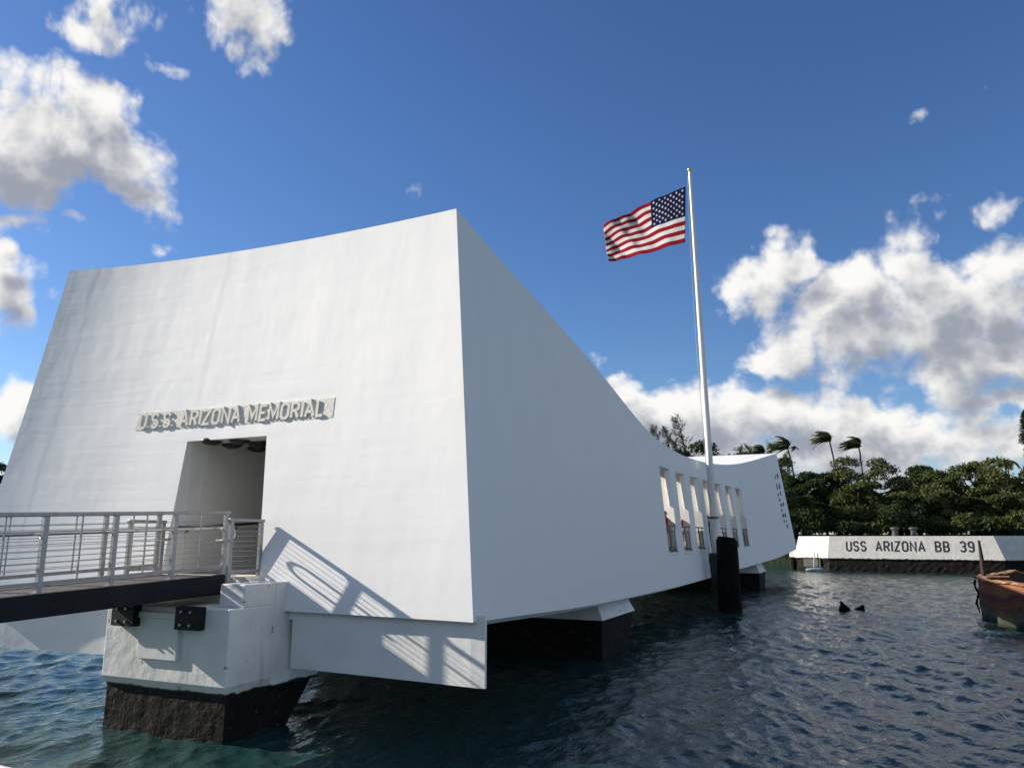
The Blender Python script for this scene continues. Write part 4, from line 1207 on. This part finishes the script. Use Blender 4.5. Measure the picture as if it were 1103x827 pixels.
# the bank runs square to the view across the harbour, swinging back at the far left
def shore_pt(a, d):
    h = Vector((math.sin(a), math.cos(a), 0)); c = max(h.dot(_fh), 0.42)
    return h * (d / c)
rs = np.random.default_rng(5)
for a in azs:
    j = rs.normal(0, .8)
    for d in ds:
        p = shore_pt(a, d + (j if d < 110 else 0)); V.append((p.x, p.y, (-0.8 if d <= 95 else ground_z(d)) + rs.normal(0, .06) * (d > 95)))
nd = len(ds)
for i in range(len(azs) - 1):
    for k in range(nd - 1):
        a = i * nd + k; F.append((a, a + nd, a + nd + 1, a + 1))
M['soil'] = mat('shore_soil', (0.045, 0.05, 0.022), 0.95, color2=(0.03, 0.036, 0.016), var_scale=.4, bump=.2, bump_scale=1.5, spec=.1)
o = np_mesh('shore_ground', V, np.array(F)[:, ::-1], M['soil'], smooth=True); o['kind'] = 'structure'

def rot_from(nrm, g):
    t = g.normal(size=3); t -= nrm * t.dot(nrm); t /= np.linalg.norm(t) + 1e-9
    return t, np.cross(nrm, t)

def leaf_cloud(blobs, n, leaf, g, elong=1.5, outward=0.55, shell_=0.55):
    """n leaf sprays scattered through ellipsoid lobes; returns V, F"""
    vol = np.array([b[3] * b[4] * b[5] for b in blobs]) ** 0.72; vol /= vol.sum()
    idx = g.choice(len(blobs), n, p=vol)
    B = np.array(blobs)[idx]
    d = g.normal(size=(n, 3)); d /= np.linalg.norm(d, axis=1, keepdims=True)
    d[:, 2] = np.where(d[:, 2] < -0.35, -d[:, 2], d[:, 2])
    rad = (shell_ + (1 - shell_) * g.random(n)) ** 0.6 * (1 + .14 * g.normal(size=n))
    C = B[:, :3] + d * B[:, 3:6] * rad[:, None]
    nr = d * outward + g.normal(size=(n, 3)) * .55; nr[:, 2] += 0.25; nr /= np.linalg.norm(nr, axis=1, keepdims=True)
    t = g.normal(size=(n, 3)); t -= nr * (t * nr).sum(1, keepdims=True); t /= np.linalg.norm(t, axis=1, keepdims=True)
    b = np.cross(nr, t)
    sz = leaf * (0.55 + .9 * g.random(n))[:, None]
    t = t * sz * elong; b = b * sz
    Q_ = np.stack([C - t * .9, C - b * .55 + nr * sz * .12, C + t, C + b * .55 + nr * sz * .12], 1)
    V = Q_.reshape(-1, 3); F = np.arange(n * 4).reshape(-1, 4)
    return V, F

def trunk_mesh(base, top, r0, limbs, g):
    mb = MB(); base = Vector(base); top = Vector(top)
    mid = base.lerp(top, .5) + Vector((g.normal() * .3, g.normal() * .3, 0))
    mb.tube([base - Vector((0, 0, .4)), base.lerp(mid, .4), mid, top], [r0 * 1.3, r0, r0 * .8, r0 * .5], 9)
    for l_ in limbs:
        l_ = Vector(l_); s0 = base.lerp(top, .55 + .35 * g.random())
        m_ = s0.lerp(l_, .5) + Vector((0, 0, -.3)); mb.tube([s0, m_, l_], [r0 * .42, r0 * .28, r0 * .12], 6)
    return mb

TREES = 'trees on the far shore'
def broad_tree(px, ytop, depth, width_px, kind, label, seed, flat=0.62, n=5200):
    g = np.random.default_rng(seed)
    base = at(px, (ytop + 579) / 2, depth); base.z = ground_z(depth) - .1
    H = at(px, ytop, depth).z - base.z
    W = width_px / FPX * depth / 2
    t = thing('broadleaf_tree', base, label, 'tree', TREES)
    blobs = []
    nb = 22
    for k in range(nb):
        a = g.random() * 6.283; rr = W * math.sqrt(g.random()) * .78
        dome = 1 - .38 * (rr / W) ** 2
        rz = H * (.07 + .06 * g.random()); rxy = W * (.15 + .17 * g.random())
        z = base.z + H * (.42 + .5 * g.random()) * dome
        z = min(z, base.z + H * dome - rz)
        blobs.append((base.x + rr * math.cos(a), base.y + rr * math.sin(a), z, rxy, rxy, rz))
    # crown top and skirts
    blobs.append((base.x + W * .3 * g.normal(), base.y, base.z + H * .90, W * .34, W * .34, H * .09))
    for k in range(6):
        a = 6.283 * k / 6 + g.random(); rr = W * .72
        blobs.append((base.x + rr * math.cos(a), base.y + rr * math.sin(a), base.z + H * (.12 + .26 * g.random()), W * .36, W * .36, H * .18))
    V, F = leaf_cloud(blobs, n, .165 * depth / 110, g)
    trunk_mesh(base, (base.x, base.y, base.z + H * .62), .028 * H + .05, [b[:3] for b in blobs[:6]], g).build('trunk', M['bark'], t, smooth=True)
    np_mesh('crown', V, F, M[kind], t)
    return t

FOREST = [  # bearing, crown top, depth, crown width, foliage, label
    (716, 477, 128, 84, 'leaf_dark', 'dark rounded tree rising behind the memorial, just left of the flagpole'),
    (764, 474, 130, 96, 'leaf_dark', 'dark dense dome-shaped tree behind the flagpole above the memorial roof'),
    (806, 486, 132, 66, 'leaf_dark', 'low dark tree above the memorial roof, right of the flagpole'),
    (838, 492, 134, 50, 'leaf_mid', 'green tree hidden partly by the raised far end of the memorial'),
    (868, 508, 118, 72, 'leaf_dark', 'very dark tree just right of the far end of the memorial'),
    (903, 503, 121, 64, 'leaf_dark', 'dark bushy tree below the middle palm'),
    (940, 491, 116, 92, 'leaf_light', 'olive-green spreading tree below the rightmost windblown palm'),
    (988, 501, 126, 80, 'leaf_dark', 'dark tree with a flat top above the pair of bollards'),
    (1014, 506, 119, 78, 'leaf_mid', 'mid-green tree above the letters BB on the quay'),
    (1050, 497, 118, 96, 'leaf_mid', 'mid-green wide tree above the numerals on the quay'),
    (1086, 492, 114, 84, 'leaf_light', 'olive spreading tree under the dark fan-leaved palm at right'),
    (1126, 497, 114, 80, 'leaf_mid', 'tree cut by the right edge of the photo, under the tall pine'),
    (1172, 496, 118, 86, 'leaf_dark', 'dark tree beyond the right end of the row'),
    (857, 528, 109, 56, 'leaf_mid', 'lower green tree beside the far corner of the memorial'),
    (890, 541, 110, 56, 'leaf_dark', 'low dark tree behind the sunlit end of the quay'),
    (924, 519, 111, 84, 'leaf_mid', 'lower green spreading tree above the letters USS on the quay'),
    (968, 533, 109, 62, 'leaf_dark', 'low dark tree directly behind the left bollard'),
    (1004, 522, 110, 76, 'leaf_light', 'lower olive tree right of the two bollards'),
    (1046, 536, 109, 66, 'leaf_dark', 'low dark tree behind the numerals on the quay'),
    (1078, 524, 108, 74, 'leaf_mid', 'lower green tree behind the right end of the quay'),
    (1118, 534, 109, 66, 'leaf_dark', 'low dark tree at the right edge, beyond the rusty ring'),
    (846, 550, 105, 44, 'leaf_dark', 'small dark bush tree at the shore beside the memorial corner'),
    (-14, 498, 160, 66, 'leaf_dark', 'dark tree at the far left edge beside the front wall'),
    (-62, 504, 165, 70, 'leaf_mid', 'green tree beyond the left edge, next to the dark one'),
    (-118, 508, 160, 74, 'leaf_dark', 'dark tree farther left along the far shore'),
    (-180, 500, 165, 84, 'leaf_mid', 'wide green tree well left of the memorial'),
    (-250, 506, 160, 84, 'leaf_dark', 'dark tree at the left end of the far shore row'),
]
for i, (px, yt, d, w, kd, lab) in enumerate(FOREST):
    broad_tree(px, yt, d, w, kd, lab, 100 + i, n=15000)

def bush(px, ytop, depth, wpx, kind, label, seed):
    g = np.random.default_rng(seed); b = at(px, 579, depth); b.z = ground_z(depth) - .05
    H = at(px, ytop, depth).z - b.z; W = wpx / FPX * depth / 2
    bl = [(b.x + g.normal() * W * .45, b.y + g.normal() * W * .3, b.z + H * (.25 + .4 * g.random()), W * .5, W * .5, H * .34) for _ in range(7)]
    V, F = leaf_cloud(bl, 3000, .19, g)
    t = thing('shrub', b, label, 'shrub', 'shrubs along the far shore')
    trunk_mesh(b, (b.x, b.y, b.z + H * .5), .08, [q[:3] for q in bl[:4]], g).build('stem', M['bark'], t)
    np_mesh('foliage', V, F, M[kind], t)
for i, (px, yt, w, kd, lab) in enumerate([
    (872, 546, 50, 'leaf_dark', 'dark shrub behind the sunlit end of the quay'),
    (905, 556, 54, 'leaf_dark', 'dark shrub behind the letters USS'),
    (940, 562, 54, 'leaf_mid', 'green shrub left of the bollards'),
    (974, 544, 56, 'leaf_dark', 'dark shrub between and behind the two bollards'),
    (1010, 560, 54, 'leaf_dark', 'dark shrub behind the letters BB'),
    (1042, 549, 56, 'leaf_mid', 'green shrub behind the rusty post'),
    (1076, 563, 56, 'leaf_dark', 'dark shrub above the grey corner of the quay'),
    (1108, 547, 56, 'leaf_mid', 'green shrub at the right edge of the photo')]):
    bush(px, yt, 104, w, kd, lab, 300 + i)

# grass and reeds on the bank
g = np.random.default_rng(12)
n = 9000
px_ = g.uniform(830, 1180, n); dd = g.uniform(98.5, 102.5, n)
V = []
fx = np.array(_fh); rx = np.array(_rt)
clump = np.sin(px_ * .21) * .5 + np.sin(px_ * .063 + 1) * .5
hgt = (.35 + .35 * clump.clip(-.6, 1) + .35 * g.random(n)) * np.where(g.random(n) < .04, 1.8, 1.0)
hgt = hgt.clip(.15, 2.2)
for i in range(n):
    b = shore_pt(math.atan2((_fh + _rt * ((px_[i] - PW / 2) / FPX)).x, (_fh + _rt * ((px_[i] - PW / 2) / FPX)).y), dd[i])
    b = np.array([b.x, b.y, ground_z(dd[i]) - .1 + .4]); w = .045
    l_ = g.normal(size=3) * .25; l_[2] = 0; l_ -= rx * .15
    V += [b - rx * w, b + rx * w, b + rx * w * .6 + l_ + [0, 0, hgt[i]], b - rx * w * .2 + l_ + [0, 0, hgt[i]]]
o = np_mesh('shore_grass', np.array(V), np.arange(4 * n).reshape(-1, 4), leaf_mat('dry_shore_grass', (0.17, 0.16, 0.06), (0.11, 0.13, 0.045)))
tag(o, 'dry yellow-green grass along the bank behind the quay', 'grass', kind='stuff')

# windblown coconut palms
def palm(px0, y0, px1, y1, depth, label, seed, size=1.0, calm=False):
    g = np.random.default_rng(seed)
    b = at(px0, y0, depth); tp = at(px1, y1, depth)
    k_ = (b.z - (ground_z(depth) - .2)) / max(tp.z - b.z, .5)
    root = b + (b - tp) * k_ * .6; root.z = ground_z(depth) - .2
    t = thing('coconut_palm', root, label, 'palm tree', 'palms on the far shore')
    pts = [root, root.lerp(b, .5) + _rt * .1, b, b.lerp(tp, .5) + _rt * .10, tp]
    MB().tube(pts, [.24, .2, .16, .14, .12], 9).build('trunk', M['palmbark'], t, smooth=True)
    wind = -_rt * 1.0 + _fh * .25
    for f in range(36 if not calm else 12):
        a = 6.283 * f / (36 if not calm else 12) + g.normal() * .15
        h = _rt * math.cos(a) + _fh * math.sin(a); elev = g.uniform(.2, 1.5)
        L_ = size * g.uniform(2.7, 3.7)
        up = Vector((0, 0, 1))
        if calm: d0 = (h + up * g.uniform(.1, .7)).normalized(); bend = Vector((0, 0, -1.0)) * .8
        else:
            d0 = (h * .65 + up * elev + wind * .2).normalized(); bend = wind * g.uniform(.9, 1.4) + Vector((0, 0, -.60)) + up * g.uniform(-.45, .45)
        P_ = [tp.copy()]; d = d0.copy(); ns = 9
        for s_ in range(ns):
            d = (d + bend * (.22 + .05 * s_) * .8).normalized(); P_.append(P_[-1] + d * (L_ / ns))
        V = []
        for s_ in range(ns):
            for q in range(3):
                u = q / 3; p = P_[s_].lerp(P_[s_ + 1], u); dr = (P_[s_ + 1] - P_[s_]).normalized()
                sd = dr.cross(up)
                if sd.length < .05: sd = _fh.copy()
                sd.normalize(); fr = (s_ + u) / ns
                ll = size * 1.0 * (math.sin(math.pi * (.12 + .82 * fr)) ** .7)
                for sg in (-1, 1):
                    tip = p + (sd * sg * .55 + dr * .65 + Vector((0, 0, -.35)) + (wind * .5 if not calm else Vector())).normalized() * ll
                    w = dr * .10 * size
                    V += [p - w, p + w, tip + w * .3, tip - w * .3]
        np_mesh('frond', np.array([tuple(v) for v in V]), np.arange(len(V)).reshape(-1, 4), M['leaf_palm'], t)
palm(855, 512, 848.5, 483, 132, 'windblown palm above the far end of the memorial, leftmost of three', 1)
palm(900, 507, 893.5, 475, 134, 'windblown palm with a bare leaning trunk, middle of the three', 2)
palm(927, 496, 925, 482, 134, 'windblown palm with its trunk behind the olive tree, rightmost of three', 3)
palm(826, 500, 823, 488, 138, 'windblown palm showing only its crown behind the memorial roof', 4, .8)
palm(1086, 508, 1085, 496, 126, 'dark fan-leaved palm top above the olive tree near the right edge', 5, .75, calm=True)

# wispy casuarinas leaning with the wind
def wisp(px0, y0, px1, y1, depth, label, seed, spread=1.0, lean=1.0):
    g = np.random.default_rng(seed)
    tp = at(px1, y1, depth); b = at(px0, y0, depth); b.z = ground_z(depth) - .1
    t = thing('casuarina_tree', b, label, 'tree', 'wispy trees leaning with the wind')
    mid = b.lerp(tp, .55) + _rt * .35
    mb = MB(); n_ = 14
    stem = [b.lerp(mid, u / 7) if u < 7 else mid.lerp(tp, (u - 7) / 7) for u in range(15)]
    mb.tube(stem, [.26 * (1 - .93 * u / 14) for u in range(15)], 7).build('trunk', M['bark'], t, smooth=True)
    V = []; H = tp.z - b.z
    for k in range(46):
        u = .30 + .68 * (k / 45); x = u * 14; i0 = int(min(x, 13)); p = stem[i0].lerp(stem[i0 + 1], x - i0)
        L_ = spread * H * .20 * (1.08 - u) * g.uniform(.6, 1.2) + .5
        a = g.random() * 6.283; d = (_rt * math.cos(a) + _fh * math.sin(a) + Vector((0, 0, .8)) - _rt * .55 * lean).normalized()
        for q in range(34):
            f = g.random(); c = p + d * L_ * f + Vector(g.normal(size=3)) * .12
            dl = (d + Vector(g.normal(size=3)) * .55 - _rt * .5 * lean + Vector((0, 0, -.1))).normalized() * g.uniform(.25, .55)
            s_ = dl.cross(Vector(g.normal(size=3))).normalized() * .036
            V += [c - s_, c + s_, c + dl + s_ * .4, c + dl - s_ * .4]
    np_mesh('crown', np.array([tuple(v) for v in V]), np.arange(len(V)).reshape(-1, 4), M['leaf_wisp'], t)
wisp(754, 520, 729, 449, 112, 'tall wispy tree leaning left, highest behind the memorial roof', 1, 1.0)
wisp(735, 520, 716, 461, 112, 'wispy tree leaning left, second left of the flagpole', 2, .9)
wisp(722, 520, 706, 459, 113, 'thin wispy tree leaning left, farther left above the sloping roof', 3, .8)
wisp(742, 525, 727, 474, 111, 'shorter wispy tree at the foot of the tallest one', 4, 1.0)
wisp(702, 520, 694, 466, 114, 'wispy tree half hidden by the sloping roof edge', 5, .8)
wisp(800, 520, 797, 482, 128, 'short wispy tree right of the flagpole above the roof', 6, 1.2)
wisp(814, 520, 808, 480, 128, 'short wispy tree midway between the flagpole and the palms', 7, 1.3)
wisp(833, 520, 830, 478, 128, 'spindly tree next to the leftmost palm, over the roof corner', 8, .9, .4)
wisp(849, 530, 846, 489, 120, 'upright wispy tree below the leftmost palm', 9, .9, .2)

# tall columnar pine at the right edge
def pine(px, ybot, ytop, depth, label):
    g = np.random.default_rng(77); b = at(px, (ytop + ybot) / 2, depth); b.z = ground_z(depth) - .1; tz = at(px, ytop, depth).z; z0 = at(px, ybot, depth).z
    t = thing('pine_tree', b, label, 'tree', TREES)
    MB().tube([b, Vector((b.x, b.y, z0)), Vector((b.x, b.y, tz))], [.35, .25, .03], 9).build('trunk', M['bark'], t, smooth=True)
    V = []
    for k in range(34):
        u = k / 33; z = z0 - 3 + (tz - z0 + 3) * u; rad = (2.0 * (1 - u) ** .55 + .15) * (1 if z > z0 else .5)
        for q in range(9):
            a = g.random() * 6.283; d = Vector((math.cos(a), math.sin(a), .12))
            for w in range(16):
                f = .25 + .75 * g.random(); c = Vector((b.x, b.y, z)) + d * rad * f + Vector(g.normal(size=3)) * .07
                dl = (d * .5 + Vector(g.normal(size=3)) * .5 + Vector((0, 0, .5))).normalized() * .38; s_ = dl.cross(Vector(g.normal(size=3))).normalized() * .07
                V += [c - s_, c + s_, c + dl + s_ * .4, c + dl - s_ * .4]
    np_mesh('crown', np.array([tuple(v) for v in V]), np.arange(len(V)).reshape(-1, 4), M['leaf_dark'], t)
pine(1107, 479, 443, 150, 'tall dark columnar pine at the right edge above the other trees')


# ------------------------------------------------------------------ rail of the boat at the lower left corner
def on_level(px, py, z):
    d = bearing(px, py); t = (z - CAMH) / d.z; return Vector((0, 0, CAMH)) + d * t
p0, p1 = on_level(-2, 840, 2.2), on_level(34, 849, 2.2)
dr = (p1 - p0).normalized(); sd = Vector((-dr.y, dr.x, 0))
bt = thing('tour_boat', (p0.x, p0.y, 0), 'white gunwale of a boat just showing in the lower left corner', 'boat')
path = [p0 + dr * (u * .25) - sd * (.02 * (u * .25) ** 2) for u in range(-10, 11)]
MB().tube(path, .05, 12).build('gunwale', M['gel'], bt, smooth=True)
mb = MB()
for p in path: mb.v += [tuple(p + Vector((0, 0, -.05))), tuple(p - sd * .02 + Vector((0, 0, -.05))), tuple(p - sd * .12 + Vector((0, 0, -1.7))), tuple(p + Vector((0, 0, -1.7)) - sd * .1)]
for k in range(len(path) - 1):
    a = 4 * k
    for q in range(4): mb.f.append((a + q, a + 4 + q, a + 4 + (q + 1) % 4, a + (q + 1) % 4)); mb.m.append(0)
mb.build('hull_side', M['gel'], bt)

# ------------------------------------------------------------------ visitors behind the window openings
def person(base, face, label, shirt, reach=None):
    """standing figure: one skinned body, shirt, trousers and hair as children"""
    base = Vector(base); f = Vector(face).normalized(); sdv = Vector((f.y, -f.x, 0)); up = Vector((0, 0, 1))
    P = lambda s_, d, z: base + sdv * s_ + f * d + up * z
    vs, rs, es = [], [], []
    def v(p, r, par=None):
        vs.append(tuple(p)); rs.append(r); i = len(vs) - 1
        if par is not None: es.append((par, i))
        return i
    pel = v(P(0, 0, .95), .125); w_ = v(P(0, .01, 1.15), .115, pel); ch = v(P(0, 0, 1.36), .135, w_); nk = v(P(0, .01, 1.50), .055, ch); hd = v(P(0, .03, 1.60), .085, nk); tp = v(P(0, .02, 1.69), .075, hd)
    v(P(0, .125, 1.615), .014, hd)
    for sg in (-1, 1):
        h = v(P(.10 * sg, 0, .90), .092, pel); k = v(P(.11 * sg, .02, .50), .062, h); a = v(P(.12 * sg, -.02, .09), .042, k); v(P(.13 * sg, .15, .04), .035, a)
        s_ = v(P(.18 * sg, 0, 1.40), .058, ch)
        if sg == 1 and reach is not None:
            d = Vector(reach).normalized(); e = v(Vector(vs[s_]) + d * .27 - up * .06, .042, s_); wr = v(Vector(vs[s_]) + d * .52, .028, e); hv = d
        else:
            e = v(P(.24 * sg, .0, 1.13), .042, s_); wr = v(P(.24 * sg, .12, .90), .028, e); hv = (f * .35 - up).normalized()
        palm_ = v(Vector(vs[wr]) + hv * .07, .032, wr)
        lat = hv.cross(f if abs(hv.dot(f)) < .8 else up).normalized()
        for q in range(4):
            k1 = v(Vector(vs[palm_]) + hv * (.045) + lat * (-.027 + .018 * q), .010, palm_); v(Vector(vs[k1]) + hv * (.045 - .006 * abs(q - 1.5)) + f * .012, .008, k1)
        v(Vector(vs[wr]) + hv * .06 + lat * .05, .010, wr)
    me = bpy.data.meshes.new('person'); me.from_pydata(vs, es, [])
    o = bpy.data.objects.new('person', me); COL.objects.link(o)
    sk = o.modifiers.new('skin', 'SKIN'); me.skin_vertices[0].data[0].use_root = True
    for i, r_ in enumerate(rs): me.skin_vertices[0].data[i].radius = (r_, r_)
    ss = o.modifiers.new('sub', 'SUBSURF'); ss.levels = 2; ss.render_levels = 2
    me.materials.append(M['skin'])
    tag(o, label, 'person')
    def garment(name, chain, m):
        mb = MB()
        for pts, rr in chain: mb.tube(pts, rr, 12)
        g_ = mb.build(name, m, None, smooth=True); g_.parent = o
    garment('shirt', [([P(0, 0, .90), P(0, .01, 1.12), P(0, 0, 1.34), P(0, 0, 1.45), P(0, 0, 1.49)], [.155, .15, .172, .14, .07])] + [([Vector(vs[i]) for i in pair], [.075, .06]) for pair in [(s_i, s_i + 1) for s_i in [j for j in range(len(vs)) if abs(vs[j][2] - base.z - 1.40) < 1e-6]]], shirt)
    garment('trousers', [([P(.10 * sg, 0, .98), P(.105 * sg, .0, .75), P(.11 * sg, .02, .5), P(.12 * sg, -.01, .12)], [.118, .105, .085, .068]) for sg in (-1, 1)], M['trousers'])
    mb = MB(); c = P(0, .0, 1.645)
    for i in range(6):
        for k in range(14):
            a = 2 * math.pi * k / 14; th_ = R(18 * i); q = c + (sdv * math.cos(a) + f * math.sin(a) * 1.1) * (.098 * math.sin(th_ + .02)) + up * (.10 * math.cos(th_)) - f * .015
            mb.v.append(tuple(q))
    for i in range(5):
        for k in range(14):
            a = i * 14 + k; b = i * 14 + (k + 1) % 14; mb.f.append((a, b, b + 14, a + 14)); mb.m.append(0)
    h_ = mb.build('hair', M['hair'], None, smooth=True); h_.parent = o
    return o
def inside(px, x):
    d = bearing(px, 572); t = x / d.x; return (x, d.y * t, 2.42)
person(inside(716.6, -7.5), (1, -.3, 0), 'person in a red shirt just visible inside the first window opening from the left', M['redshirt'])
person(inside(734.8, -7.5), (1, .2, 0), 'person in red half hidden behind the edge of the second window opening', M['redshirt'])
person(inside(762.5, -7.45), (1, -.2, 0), 'person in dark clothes reaching out an arm in the window behind the flagpole', M['darkshirt'], reach=(.75, -.55, .12))
